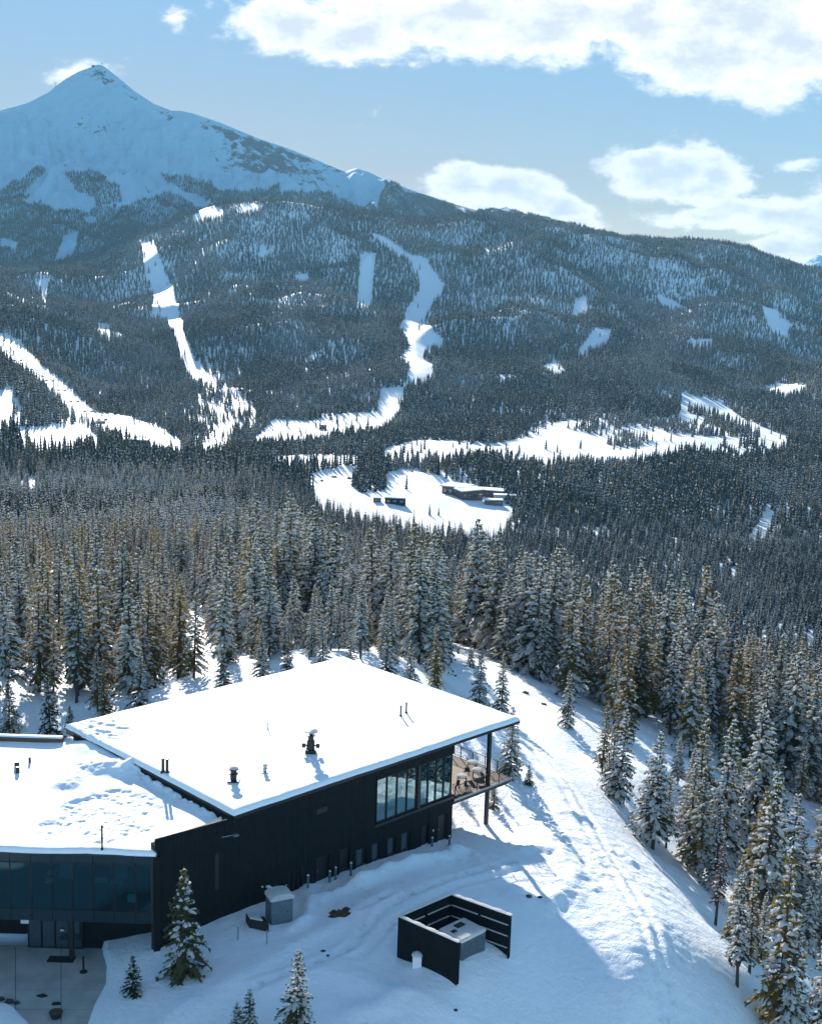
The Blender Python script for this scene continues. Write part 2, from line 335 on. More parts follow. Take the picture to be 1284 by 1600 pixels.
_T = _tr(_pts[:, 0], _pts[:, 1]); _val = (CH - _pts[:, 2]) / _pts[:, 1]
def _k(r2): return np.where(r2 > 0, .5 * r2 * np.log(np.maximum(r2, 1e-12)), 0)
_n = len(_T); _A = np.zeros((_n + 3, _n + 3))
_A[:_n, :_n] = _k(((_T[:, None] - _T[None]) ** 2).sum(-1)) + np.eye(_n) * 2e-3
_A[:_n, _n] = 1; _A[:_n, _n + 1:] = _T; _A[_n, :_n] = 1; _A[_n + 1:, :_n] = _T.T
_w = np.linalg.solve(_A, np.concatenate([_val, np.zeros(3)]))
# coarse lattice of the smooth surface, then bilinear look-up (fast)
_LU = np.linspace(-.75, 1.0, 260); _LY = np.linspace(math.log(20), math.log(4300), 620)
def _rbf(u, Y):
    q = _tr(u, Y).reshape(-1, 2); out = np.empty(len(q))
    for i in range(0, len(q), 20000):
        b = q[i:i + 20000]; out[i:i + 20000] = _k(((b[:, None] - _T[None]) ** 2).sum(-1)) @ _w[:_n] + _w[_n] + b @ _w[_n + 1:]
    return out.reshape(np.shape(u))
_gu, _gy = np.meshgrid(_LU, np.exp(_LY), indexing='ij'); _LAT = _rbf(_gu, _gy)
def smooth_z(X, Y):
    X = np.asarray(X, float); Y = np.asarray(Y, float)
    u = (np.clip(X / Y, _LU[0], _LU[-1] - 1e-6) - _LU[0]) / (_LU[1] - _LU[0]); v = (np.clip(np.log(Y), _LY[0], _LY[-1] - 1e-6) - _LY[0]) / (_LY[1] - _LY[0])
    i = np.clip(u.astype(int), 0, len(_LU) - 2); j = np.clip(v.astype(int), 0, len(_LY) - 2); a = u - i; b = v - j
    t = (_LAT[i, j] * (1 - a) + _LAT[i + 1, j] * a) * (1 - b) + (_LAT[i, j + 1] * (1 - a) + _LAT[i + 1, j + 1] * a) * b
    return CH - Y * t

PATIO_Z = -1.5
patio_px = [(-60, 1462), (100, 1466), (158, 1478), (167, 1512), (164, 1540), (146, 1570), (136, 1600), (134, 1660), (70, 1660), (48, 1600), (22, 1572), (-12, 1562), (-60, 1556)]
patio_poly = [tuple(P(x, y, PATIO_Z)[:2]) for x, y in patio_px]
# snow berms: (pixel polyline, height, width)
BERMS = [([(250, 1600), (380, 1540), (470, 1490), (545, 1450), (600, 1420)], .35, 1.1),
         ([(560, 1395), (620, 1372), (700, 1345), (715, 1335)], .7, .8),
         ([(500, 1420), (560, 1398), (640, 1365)], .35, .5),
         ([(455, 1470), (480, 1450), (485, 1425), (478, 1400)], .4, .5),
         ([(870, 1220), (900, 1300), (960, 1370), (1040, 1450), (1110, 1560), (1130, 1640)], .28, 1.8),
         ([(820, 1330), (870, 1350), (900, 1390), (850, 1430), (800, 1410)], .5, .8),
         ([(560, 1590), (640, 1560), (700, 1580)], .35, 1.0),
         ([(420, 1560), (520, 1530), (600, 1560)], .3, 1.2),
         ([(880, 1280), (930, 1290), (990, 1340)], .45, .6)]
BERMS = [([P(x, y, -.6 if x < 860 else -2)[:2] for x, y in pl], h, w) for pl, h, w in BERMS]
RUTS = [[(540, 1500), (600, 1440), (700, 1390), (800, 1350)], [(560, 1512), (625, 1452), (720, 1400), (815, 1362)], [(400, 1560), (480, 1530), (560, 1490)], [(830, 1150), (880, 1230), (930, 1330), (1000, 1450), (1050, 1600)], [(845, 1150), (900, 1230), (950, 1330), (1020, 1450), (1072, 1600)],
        [(500, 1400), (560, 1440), (610, 1420)]]
RUTS = [[P(x, y, -.6 if x < 860 else -1.5)[:2] for x, y in pl] for pl in RUTS]
ROUGH = [(950, 1340, 7, 8, 1), (890, 1390, 4, 3.5, 1), (760, 1370, 4, 3, .6), (600, 1420, 6, 4, .5), (1000, 1450, 5, 6, .7), (700, 1340, 3, 2, 1), (450, 1440, 3, 3, .5), (860, 1290, 4, 5, .6)]
ROUGH = [(*P(x, y, -1)[:2], a, b, s) for x, y, a, b, s in ROUGH]
def rough_mask(X, Y):
    m_ = np.zeros(np.shape(X))
    for (cx, cy, a, b, s) in ROUGH: m_ = np.maximum(m_, s * np.exp(-((X - cx) / a) ** 2 - ((Y - cy) / b) ** 2))
    return m_
def ground(X, Y, detail=True):
    X = np.asarray(X, float); Y = np.asarray(Y, float)
    z = smooth_z(X, Y)
    far = sstep(Y, 1150, 2300) * (1 - .5 * sstep(Y, 2900, 3400))
    rid = 1 - np.abs(fbm(X / 430 + Y / 1500, Y / 620 - X / 1400, 3, 3)) * 2.2
    z = z + far * (46 * (rid - .5) + 16 * fbm(X / 150, Y / 170, 9, 3))
    mid = sstep(Y, 170, 420) * (1 - far)
    z = z + mid * 3.5 * fbm(X / 60, Y / 60, 21, 3)
    nr = 1 - sstep(Y, 160, 320)
    if detail:
        z = z + nr * (.22 * fbm(X / 7, Y / 9, 31, 3) + .05 * fbm(X / 1.6, Y / 1.6, 35, 3))
        near = (Y < 170)
        if near.any():
            Xn = X[near]; Yn = Y[near]; dz = np.zeros(Xn.shape)
            rm = rough_mask(Xn, Yn); dz += rm * (.30 * np.abs(fbm(Xn / 1.5, Yn / 1.5, 41, 5)) + .20 * np.abs(fbm(Xn / .8, Yn / .8, 47, 3)))
            for pl, h, w in BERMS:
                d = dpoly(Xn, Yn, pl); dz = dz + h * np.exp(-(d / w) ** 2) * (.8 + .35 * fbm(Xn / 1.7, Yn / 1.7, 51, 4))
            for pl in RUTS:
                d = dpoly(Xn, Yn, pl); dz = dz - .14 * np.exp(-(d / .28) ** 2) + .06 * np.exp(-((d - .55) / .25) ** 2)
            zz = z[near] + dz
            ins = inpoly(Xn, Yn, patio_poly); d = dpoly(Xn, Yn, patio_poly, True); sd_ = np.where(ins, -d, d)
            zz = np.where(sd_ < .75, np.maximum(zz, PATIO_Z + .15) * 1.0, zz)
            k = sstep(sd_, -.12, .22); zz = np.where(sd_ < 4, (PATIO_Z - .35) * (1 - k) + np.maximum(zz, PATIO_Z + .28 * np.clip(sd_ + .3, 0, 1)) * k, zz)
            z = z.copy(); z[near] = zz
    return z

def grid_mesh(name, X, Y, Z, material, attrs=None, smooth=True):
    nu, nv = X.shape
    me = bpy.data.meshes.new(name); co = np.stack([X, Y, Z], -1).reshape(-1, 3)
    i, j = np.meshgrid(np.arange(nu - 1), np.arange(nv - 1), indexing='ij'); a = (i * nv + j).ravel()
    q = np.stack([a, a + nv, a + nv + 1, a + 1], -1)
    me.vertices.add(len(co)); me.vertices.foreach_set('co', co.ravel())
    me.loops.add(q.size); me.loops.foreach_set('vertex_index', q.ravel().astype(np.int32))
    me.polygons.add(len(q)); me.polygons.foreach_set('loop_start', np.arange(0, q.size, 4, dtype=np.int32)); me.polygons.foreach_set('loop_total', np.full(len(q), 4, np.int32))
    me.update(calc_edges=True)
    me.polygons.foreach_set('use_smooth', np.full(len(q), smooth)); me.materials.append(material)
    for k, v in (attrs or {}).items():
        at = me.attributes.new(k, 'FLOAT', 'POINT'); at.data.foreach_set('value', v.ravel().astype(np.float32))
    o = bpy.data.objects.new(name, me); COL.objects.link(o); return o

us = np.concatenate([np.linspace(-.72, -.37, 40, endpoint=False), np.linspace(-.37, .40, 330), np.linspace(.40, .98, 70)[1:]])
lys = np.concatenate([np.linspace(math.log(22), math.log(66), 60, endpoint=False), np.linspace(math.log(66), math.log(130), 290, endpoint=False), np.linspace(math.log(130), math.log(300), 110, endpoint=False), np.linspace(math.log(300), math.log(3950), 330)])
gu, gy = np.meshgrid(us, np.exp(lys), indexing='ij'); gx = gu * gy
gz = ground(gx, gy)
worn = rough_mask(gx, gy) * (gy < 130)
groomed = sstep(gx, 8, 14) * (1 - sstep(gy, 82, 98)) * .2
for pl in RUTS: worn = np.maximum(worn, .8 * np.exp(-(dpoly(gx, gy, pl) / .5) ** 2) * (gy < 130))
dw = dpoly(gx, gy, [P(245, 1470, 0)[:2], P(705, 1312, -.7)[:2]]); worn = np.maximum(worn, .5 * np.exp(-(dw / 2.0) ** 2))
tag(grid_mesh('snow_ground', gx, gy, gz, M['snow'], {'worn': worn, 'groomed': groomed}), 'snow covered ridge, valley floor and forested hillside', kind='structure')
# snowfield behind the camera (seen only in the glass)
bx, by = np.meshgrid(np.linspace(-400, 400, 60), np.linspace(-600, 40, 50), indexing='ij')
tag(grid_mesh('snow_field', bx, by, -12 + 5 * fbm(bx / 60, by / 60, 77, 3) - np.abs(bx) * .05, M['snow'], {'worn': bx * 0, 'groomed': bx * 0}), 'open snow field below the ridge', kind='structure')

# mountain massif
RIDGE = [(-260, 235), (-100, 200), (0, 172), (45, 160), (75, 145), (100, 125), (125, 111), (143, 105), (152, 101), (158, 101), (165, 105), (180, 117), (210, 142), (240, 162), (268, 173), (282, 173), (300, 177), (340, 190), (400, 215), (450, 232), (500, 252), (540, 268), (556, 262), (570, 266), (600, 280), (650, 299), (700, 316), (750, 330), (775, 326), (800, 329), (850, 343), (900, 358), (1000, 392), (1100, 430)]
def mountain_grid():
    pxs = np.linspace(-260, 1100, 380); t = np.concatenate([np.linspace(0, 1, 210), np.linspace(1, 1.8, 30)[1:]])
    px, T = np.meshgrid(pxs, t, indexing='ij'); Y = 3150 + T * 1850
    ry = np.interp(px, [a for a, b in RIDGE], [b for a, b in RIDGE])
    ang = np.empty_like(px); rz = np.empty_like(px); rx = np.empty_like(px)
    d0 = Fv[None, None] + Rv * ((px[..., None] - 642) / F_PX) - Uv * ((ry[..., None] - 800) / F_PX)
    rz = CH + d0[..., 2] / d0[..., 1] * 5000; u = d0[..., 0] / d0[..., 1]; X = u * Y
    bz = smooth_z(u * 3150, np.full_like(u, 3150)) - 60
    bz = np.minimum(bz, CH + 190)
    z1 = np.minimum(235, rz - 30); kT = .55 + .12 * sstep(px, 200, 500); f1 = np.clip(T / kT, 0, 1); f2 = np.clip((T - kT) / (1 - kT), 0, 1)
    Z = bz + (z1 - bz) * f1 + (rz - z1) * (f2 * .8 + .2 * f2 ** 2)
    rz = rz + 5 * fbm(px / 9, px * 0, 211, 3); Z = np.where(T > 1, rz - (T - 1) * 900, Z)
    w = np.clip(np.minimum(T * 2.2, (1 - T) * 7), 0, 1) * (T < 1) * np.clip((rz - z1) / 160, .12, 1)
    rid = 1 - np.abs(fbm(X / 300 + 3, (Y + X * .3) / 900, 61, 3)) * 2
    Z = Z + w * (70 * (rid - .5) + 40 * fbm(X / 90, Y / 190, 64, 4)) + np.clip((1 - T) * 30, 0, 1) * (T < 1) * 17 * fbm(X / 34, Y / 80, 68, 3) * (w > .2)
    chute = np.abs(fbm(px / 13 + T * 1.5, T * 3.5, 221, 3)); Z = Z - w * sstep(T, .45, .7) * 34 * (.35 - chute)
    # side ridge coming towards the camera below the summit, and gullies
    Z = Z + w * 55 * np.exp(-((px - 175 - (1 - T) * 40) / 38) ** 2) * sstep(1 - T, .1, .6)
    Z = Z - w * 45 * np.exp(-((px - 290 + (1 - T) * 30) / 60) ** 2) * sstep(1 - T, .1, .5)
    Z = Z + w * 45 * np.exp(-((px - 560 - (1 - T) * 25) / 16) ** 2) * sstep(T, .6, .9)
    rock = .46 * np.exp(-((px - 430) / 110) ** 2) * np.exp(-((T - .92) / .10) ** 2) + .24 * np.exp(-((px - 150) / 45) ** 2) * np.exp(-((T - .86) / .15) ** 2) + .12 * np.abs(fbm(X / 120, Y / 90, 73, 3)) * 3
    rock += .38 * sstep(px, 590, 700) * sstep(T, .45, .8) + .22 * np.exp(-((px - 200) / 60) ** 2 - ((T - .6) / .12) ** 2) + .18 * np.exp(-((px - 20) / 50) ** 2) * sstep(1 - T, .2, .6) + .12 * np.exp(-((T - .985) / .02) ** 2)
    return X, Y, Z, rock, px, T
mX, mY, mZ, mR, mpx, mT = mountain_grid()
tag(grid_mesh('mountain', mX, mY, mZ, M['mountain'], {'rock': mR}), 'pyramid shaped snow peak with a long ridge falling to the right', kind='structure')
# far range at the right edge
xs = np.linspace(1180, 1450, 60); tt = np.linspace(0, 1.4, 30); px, T = np.meshgrid(xs, tt, indexing='ij')
pk = np.interp(px, [1180, 1235, 1262, 1278, 1290, 1330, 1450], [470, 420, 405, 396, 402, 380, 440]); Yf = 8000 + T * 900
dd = Fv + Rv * ((px[..., None] - 642) / F_PX) - Uv * ((pk[..., None] - 800) / F_PX); zt = CH + dd[..., 2] / dd[..., 1] * 8900
Zf = -100 + (zt + 100) * np.where(T < 1, T, 2 - T) + 40 * fbm(px / 14, T * 4, 71, 4) * (T < .98)
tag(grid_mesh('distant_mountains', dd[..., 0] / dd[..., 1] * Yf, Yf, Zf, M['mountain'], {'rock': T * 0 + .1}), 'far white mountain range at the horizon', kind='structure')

# ------------------------------------------------------------------ main lodge
rng = random.Random(5)
A0 = P(365, 1277.7, 7.5); YAW = rad(44.8)
E1 = np.array([math.cos(YAW), math.sin(YAW)]); E2 = np.array([-math.sin(YAW), math.cos(YAW)])
def W(s, d, z): return (A0[0] + E1[0] * s + E2[0] * d, A0[1] + E1[1] * s + E2[1] * d, z)
RL, RD = 30.2, 22.6       # roof length and depth
def snow_sheet(name, corners, nx, ny, zf, parent, edge=.25, base=None, skirt=.3, clip=None):
    """snow blanket: bilinear patch over 4 xy corners, top height zf(X,Y,a,b), with rounded skirts"""
    c = [np.array(q[:2], float) for q in corners]
    a = np.linspace(0, 1, nx); b = np.linspace(0, 1, ny); ga, gb = np.meshgrid(a, b, indexing='ij')
    X = (c[0][0] * (1 - ga) + c[1][0] * ga) * (1 - gb) + (c[3][0] * (1 - ga) + c[2][0] * ga) * gb
    Y = (c[0][1] * (1 - ga) + c[1][1] * ga) * (1 - gb) + (c[3][1] * (1 - ga) + c[2][1] * ga) * gb
    L1 = np.linalg.norm(c[1] - c[0]); L2 = np.linalg.norm(c[3] - c[0])
    ed = np.minimum(np.minimum(ga, 1 - ga) * L1, np.minimum(gb, 1 - gb) * L2)
    Z = zf(X, Y, ga, gb) - skirt * (1 - np.sqrt(np.clip(ed / edge, 0, 1) * (2 - np.clip(ed / edge, 0, 1))))
    off = root_loc(parent)
    o = grid_mesh(name, X - off[0], Y - off[1], Z - off[2], M['roofsnow']); o.parent = parent
    return o

lodge = thing('lodge_building', W(0, 0, 0), 'large black clad two storey lodge with a wide flat snow covered roof', 'building')
# window and door openings on the facade: (s0,s1,z0,z1)
UPW = (13.7, 22.2, 3.0, 6.65)
LOW = [(11.72, 12.55, -.05, 1.45), (13.35, 14.18, -.1, 1.42), (15.0, 15.83, -.15, 1.38), (16.55, 17.38, -.2, 1.35)]
DOORS = [(7.8, 8.85, -.3, 2.05), (9.95, 11.0, -.3, 2.0), (20.8, 21.75, -.9, 1.65), (18.8, 19.5, -.6, 1.3)]
def facade_boards():
    mb = MB(); bw = .21; s = -6.4; k = 0
    ops = [UPW] + LOW + DOORS
    while s < 22.3 - .01:
        s1 = min(s + bw - .012, 22.3); zt = 7.5 if s >= -.1 else 7.5 + .34 * (-s / 6.4); segs = [(-3.0, zt)]
        for (a, b, z0, z1) in ops:
            if s1 > a + .02 and s < b - .02:
                ns = []
                for (p, q) in segs:
                    if z0 > p: ns.append((p, min(q, z0)))
                    if z1 < q: ns.append((max(p, z1), q))
                    if z0 <= p and z1 >= q: pass
                segs = ns
        pr = rng.uniform(0, .018)
        for (p, q) in segs:
            if q - p > .02: mb.box(s, s1, -pr, .05, p, q, W)
        s += bw; k += 1
    return mb
b = facade_boards().build('wall_boards', M['clad'], lodge); tag(b, kind='stuff')
mb = MB()
mb.box(-6.4, 22.3, .30, .5, -3, 7.45, W)           # backing wall behind boards (recess depth .25)
mb.box(-6.4, -6.15, .05, .30, -3, 7.4, W)
o = mb.build('wall_core', M['rubber'], lodge)
mb = MB(); mb.box(22.05, 22.3, .5, RD - 1, -3, 7.45, W); mb.box(.3, 22.05, RD - 1.2, RD - 1, -3, 7.45, W); mb.box(-.1, .1, .5, RD - 1.2, 4, 7.45, W)
mb.build('side_wall', M['clad'], lodge)
# reveals round the openings
def frame_rect(mb, a, b, z0, z1, w, d0, d1, fr):
    mb.box(a, a + w, d0, d1, z0, z1, fr); mb.box(b - w, b, d0, d1, z0, z1, fr)
    mb.box(a + w, b - w, d0, d1, z1 - w, z1, fr); mb.box(a + w, b - w, d0, d1, z0, z0 + w, fr)
def window(a, b, z0, z1, parent, fr, glass, depth=.14, w=.05, name='window'):
    mb = MB(); frame_rect(mb, a, b, z0, z1, w, depth - .1, depth + .06, fr); wo = mb.build(name, M['fascia'], parent)
    MB().box(a + w + .002, b - w - .002, depth, depth + .02, z0 + w + .002, z1 - w - .002, fr).build('pane', glass, wo)
    return wo
# upper band of eight windows in two bays
s = 13.75
for bay in ((13.75, 18.15), (18.5, 22.15)):
    n = 4; wd = (bay[1] - bay[0]) / n
    for i in range(n): window(bay[0] + i * wd + .003, bay[0] + (i + 1) * wd - .003, 3.05, 6.6, lodge, W, M['mirror'], w=.028)
MB().box(18.16, 18.49, -.04, .29, 3.0, 6.65, W).build('column', M['fascia'], lodge)
mb = MB(); mb.box(13.5, 22.34, -.09, -.025, 2.78, 2.99, W); mb.build('window_sill', M['fascia'], lodge)
for (a, b_, z0, z1) in LOW:
    wo = window(a, b_, z0, z1, lodge, W, M['smallglass'], depth=.17)
for (a, b_, z0, z1) in DOORS:
    d_ = MB().box(a, b_, .2, .27, z0 - .4, z1, W).build('door', M['fascia'], lodge)
    MB().box(a + .1, a + .14, .13, .2, (z0 + z1) / 2 - .1, (z0 + z1) / 2 + .1, W).build('handle', M['galv'], d_)
# pilaster seams, pipes and fittings on the blank wall
for s_, z0, z1, r_ in ((5.0, -.2, 1.7, .05), (5.45, -.2, 1.5, .05), (5.9, -.2, 1.2, .04), (6.25, -.2, 1.9, .05)):
    MB().tube([W(s_, -.06, z0), W(s_, -.06, z1)], r_, 8).build('conduit', M['steel'], lodge)
mb = MB(); mb.tube([W(3.0, -.02, 1.35), W(3.0, -.25, 1.45), W(3.15, -.38, 1.3), W(3.2, -.38, 1.0)], .11, 8); mb.build('vent_hood', M['white'], lodge)
for s_, z_, q in ((2.55, 1.5, .1), (4.75, .9, .08), (4.85, .25, .09), (4.4, .05, .07), (4.95, .55, .05), (3.35, -.05, .08), (3.1, .1, .05)):
    mb = MB(); mb.lathe(W(s_, -.07, z_), [(q * .4, -q * .5), (q, 0), (q * .7, q * .5), (.01, q * .7)], 7); mb.build('snow_clump', M['treesnow'], lodge)
MB().box(20.0, 20.12, -.1, -.03, .55, .68, W).build('wall_light', M['lamp'], lodge)
MB().box(7.6, 8.6, -.06, -.022, 5.55, 5.95, W).build('wall_louvre', M['steel'], lodge)
mb = MB(); mb.box(-1.6, -1.3, -.07, -.022, 2.6, 5.3, W); mb.build('downpipe', M['steel'], lodge)
mb = MB(); mb.tube([W(-1.0, -.02, 6.35), W(-.4, -.5, 6.5)], .03, 6); mb.box(-.45, -.1, -.75, -.45, 6.45, 6.55, W); mb.build('bracket_lamp', M['galv'], lodge)
# roof slab, fascia, snow
roof = MB().box(0, RL, 0 - .12, RD, 7.5, 7.68, W).build('roof', M['fascia'], lodge)
for bx_ in ((-.02, RL + .03, -.16, -.122, 7.44, 7.74), (RL, RL + .03, -.12, RD, 7.44, 7.72), (-.05, 0, -.12, 12.6, 7.0, 7.8), (-.05, 0, 19.6, RD, 7.2, 7.78)): MB().box(*bx_, W).build('roof_fascia', M['fascia'], roof)
def roofz(X, Y, a, b):
    foot = np.exp(-(((a * RL - 1.8) / 2.4) ** 2)) * np.exp(-(((b * RD - 19.5) / 3.0) ** 2))
    z = 8.06 + .05 * fbm(X / 5, Y / 7, 81, 3) + .016 * fbm(X / 1.2, Y / 1.2, 83, 3)
    z = z + foot * (.35 * np.abs(fbm(X / .8, Y / .8, 85, 4)) - .12)
    d = b * RD; z = z + .05 * fbm(X / 1.3 + Y / 1.3, (X - Y) / 5, 88, 3) * np.exp(-((d - 1.0) / 1.0) ** 2)
    return z
snow_sheet('snow_cover', [W(-.1, -.2, 0), W(RL + .06, -.2, 0), W(RL + .06, RD + .1, 0), W(-.1, RD + .1, 0)], 300, 230, roofz, roof, edge=.45, skirt=.34)
# roof plant
def roof_at(px, py, z=8.05): return P(px, py, z)
def pipe(px, py, h, r_, m_='steel', name='vent_pipe'):
    q = roof_at(px, py); mb = MB(); mb.lathe(q, [(r_ * 1.8, -.25), (r_ * 1.8, .06), (r_, .1), (r_, h), (r_ * 1.25, h), (r_ * 1.25, h + .07), (r_ * .8, h + .09)], 10); return mb.build(name, M[m_], lodge, smooth=False)
for px_, py_, h_, r_ in ((625.9, 1118.5, .82, .07), (634.5, 1113.5, .82, .07), (255, 1206, .98, .11), (261.5, 1207, .98, .11), (419, 1140, .5, .035)):
    pipe(px_, py_, h_, r_)
def cowl(px, py, s, m_='steel'):
    q = roof_at(px, py); mb = MB()
    mb.box(q[0] - .42 * s, q[0] + .42 * s, q[1] - .42 * s, q[1] + .42 * s, q[2] - .3, q[2] + .16 * s)
    mb.lathe(q, [(.26 * s, .16 * s), (.26 * s, .55 * s), (.36 * s, .6 * s), (.36 * s, .68 * s), (.24 * s, .72 * s), (.24 * s, .95 * s), (.4 * s, 1.0 * s), (.4 * s, 1.06 * s), (.1 * s, 1.12 * s)], 14)
    v = mb.build('roof_ventilator', M[m_], lodge)
    MB().lathe(q, [(.36 * s, 1.063 * s), (.33 * s, 1.13 * s), (.14 * s, 1.19 * s), (.01, 1.2 * s)], 12).build('snow_cap', M['treesnow'], v)
cowl(365, 1221, .95); cowl(414, 1207, .55, 'galv')
q = roof_at(485.5, 1176); mb = MB()
mb.box(q[0] - .4, q[0] + .4, q[1] - .4, q[1] + .4, q[2] - .3, q[2] + .3)
mb.lathe(q, [(.3, .3), (.3, 1.0), (.22, 1.05), (.22, 1.35), (.34, 1.4), (.34, 1.47), (.15, 1.5), (.15, 1.68)], 14)
for dx in (-.55, .55): mb.box(q[0] + dx - .14, q[0] + dx + .14, q[1] - .14, q[1] + .14, q[2] + .45, q[2] + .8); mb.tube([(q[0] + dx, q[1], q[2] + .6), (q[0], q[1], q[2] + .6)], .06, 6)
for dx, dy in ((-.36, -.36), (.36, -.36)): mb.tube([(q[0] + dx, q[1] + dy, q[2] - .2), (q[0] + dx * .6, q[1] + dy * .6, q[2] + 1.1)], .04, 6)
v = mb.build('exhaust_fan', M['steel'], lodge)
MB().lathe(q, [(.2, 1.68), (.55, 1.74), (.52, 1.84), (.2, 1.93), (.01, 1.95)], 16).build('rain_cap', M['galv'], v)
# deck at the right end
DK0, DK1, DKD = 22.34, 29.5, 9.0
mb = MB(); y = .14
while y < DKD - .1:
    mb.box(DK0, DK1 - .12, y, y + .14, 2.60, 2.66, W); y += .155
tag(mb.build('deck_boards', M['wood'], lodge), kind='stuff')
mb = MB(); mb.box(DK0, DK1, -.1, .12, 2.36, 2.68, W); mb.box(DK1 - .1, DK1, .12, DKD, 2.36, 2.68, W); mb.box(DK0, DK1 - .1, .12, .3, 2.1, 2.35, W)
for d_ in (3, 6, 8.7): mb.box(DK0, DK1 - .1, d_, d_ + .2, 2.1, 2.58, W)
mb.build('deck_beam', M['fascia'], lodge)
MB().box(DK0, DK1, -.16, -.103, 2.52, 2.70, W).build('deck_edge', M['galv'], lodge)
for s_, d_ in ((26.85, .25), (26.85, 7.6), (23.4, 7.0)):
    MB().box(s_ - .14, s_ + .14, d_ - .14, d_ + .14, -4.5, 7.48, W).build('post', M['steel'], lodge)
MB().box(22.5, 22.8, 1, 1.3, -3, 2.1, W).build('post', M['steel'], lodge)
rail = MB(); rail.tube([W(DK0 + .1, .0, 3.72), W(DK1 - .06, .0, 3.72), W(DK1 - .06, DKD, 3.72)], .03, 6); rail.tube([W(DK0 + .1, .0, 2.82), W(DK1 - .06, 0, 2.82), W(DK1 - .06, DKD, 2.82)], .02, 4)
ro = rail.build('railing', M['steel'], lodge)
for k in range(6): MB().box(DK0 + .15 + k * 1.37, DK0 + .2 + k * 1.37, -.03, .03, 2.68, 3.72, W).build('rail_post', M['steel'], ro)
for k in range(1, 7): MB().box(DK1 - .09, DK1 - .03, k * 1.45, k * 1.45 + .06, 2.68, 3.72, W).build('rail_post', M['steel'], ro)
mb = MB()
for k in range(58): mb.box(DK0 + .25 + k * .118, DK0 + .262 + k * .118, -.006, .006, 2.82, 3.7, W)
for k in range(70): mb.box(DK1 - .066, DK1 - .054, .2 + k * .122, .212 + k * .122, 2.82, 3.7, W)
tag(mb.build('balusters', M['steel'], ro), kind='stuff')
# furniture on the deck (things of their own)
def table(q, lab):
    t = thing('deck_table', q, lab, 'table', 'snowy tables on the lodge deck')
    x, y, z = q; MB().box(x - .42, x + .42, y - .42, y + .42, z + .70, z + .74).build('table_top', M['steel'], t)
    MB().lathe((x, y, z), [(.46, .742), (.47, .80), (.38, .88), (.01, .91)], 14).build('snow_cap', M['treesnow'], t)
    for dx in (-.36, .36):
        for dy in (-.36, .36): MB().box(x + dx - .025, x + dx + .025, y + dy - .025, y + dy + .025, z, z + .7).build('leg', M['steel'], t)
table(P(737, 1204, 2.67), 'farthest snow topped table on the lodge deck, towards the rear railing')
table(P(745, 1216, 2.67), 'snow topped table in the middle of the lodge deck, left of the tall front post')
table(P(721, 1226, 2.67), 'snow topped table nearest the end window of the lodge deck')
def chair(q, rz, lab):
    t = thing('deck_chair', q, lab, 'chair', 'metal chairs on the lodge deck'); c, s_ = math.cos(rz), math.sin(rz)
    fr = lambda a, b, z: (q[0] + a * c - b * s_, q[1] + a * s_ + b * c, q[2] + z)
    MB().box(-.21, .21, -.21, .21, .42, .46, fr).build('seat', M['steel'], t); MB().box(-.21, .21, .19, .23, .46, .86, fr).build('backrest', M['steel'], t)
    for a in (-.19, .19):
        for b_ in (-.19, .19): MB().box(a - .02, a + .02, b_ - .02, b_ + .02, 0, .42, fr).build('leg', M['steel'], t)
chair(P(730, 1236, 2.67), 1.0, 'dark metal chair at the front edge of the deck, beside the table nearest the window')
chair(P(712, 1233, 2.67), 4.0, 'dark metal chair between the end window and its nearest deck table')
chair(P(757, 1222, 2.67), 2.0, 'dark metal chair between the middle deck table and the tall front post')
chair(P(728, 1212, 2.67), 3.4, 'dark metal chair behind the middle deck table')

# ------------------------------------------------------------------ left wing with the glass front
WY = 79.0
wing = thing('glass_fronted_wing', (-25, WY, 0), 'low wing with a dark teal glass front and snow roof at the lower left', 'building')
def pxX(px, z=4.5): return PY(px, 1390, WY)[0]
edges = [pxX(p) for p in (-48, -15.5, 17, 49.6, 82, 114, 146, 179, 212.6, 237)]
for i in range(len(edges) - 1):
    a, b_ = edges[i] + .02, edges[i + 1] - .02
    mb = MB(); mb.box(a, b_, WY, WY + .05, 5.98, 6.6).build('spandrel_panel', M['panel'], wing)
    mb = MB(); mb.box(a, b_, WY, WY + .05, 1.85, 2.6).build('spandrel_panel', M['panel'], wing)
    mb = MB(); frame_rect(mb, a, b_, 2.63, 5.95, .03, -.02, .06, lambda x, d, z: (x, WY + d, z)); wo = mb.build('window', M['fascia'], wing)
    MB().box(a + .032, b_ - .032, WY + .01, WY + .03, 2.662, 5.918).build('pane', M['glass'], wo)
for z_ in (2.615, 5.965): MB().box(edges[0], edges[-1], WY - .05, WY + .07, z_ - .017, z_ + .017).build('transom', M['fascia'], wing)
MB().box(edges[-1] - .01, edges[-1] + .12, WY - .02, WY + .3, 1.8, 6.6).build('corner_mullion', M['fascia'], wing)
x0, x1 = edges[0] - 6, edges[-1] + .1
mb = MB(); mb.box(x0, x1 + .25, WY - .06, WY + .4, 6.6, 6.74); mb.box(x0, x1 - .1, WY + .4, 97.8, 6.4, 6.7); mb.build('roof', M['fascia'], wing)
MB().add([(x1, 79.3, 6.4), (-12.2, 83.4, 6.4), (-21, 92.4, 6.4), (-28, 98.5, 6.4), (x1, 98.4, 6.4), (x1, 79.3, 6.7), (-12.2, 83.4, 6.7), (-21, 92.4, 6.7), (-28, 98.5, 6.7), (x1, 98.4, 6.7)],
         [(0, 1, 6, 5), (1, 2, 7, 6), (5, 6, 7, 8, 9)]).build('roof_deck', M['fascia'], wing)
MB().box(x0, x1, WY + .06, WY + 9, 1.78, 1.85).build('soffit', M['fascia'], wing)
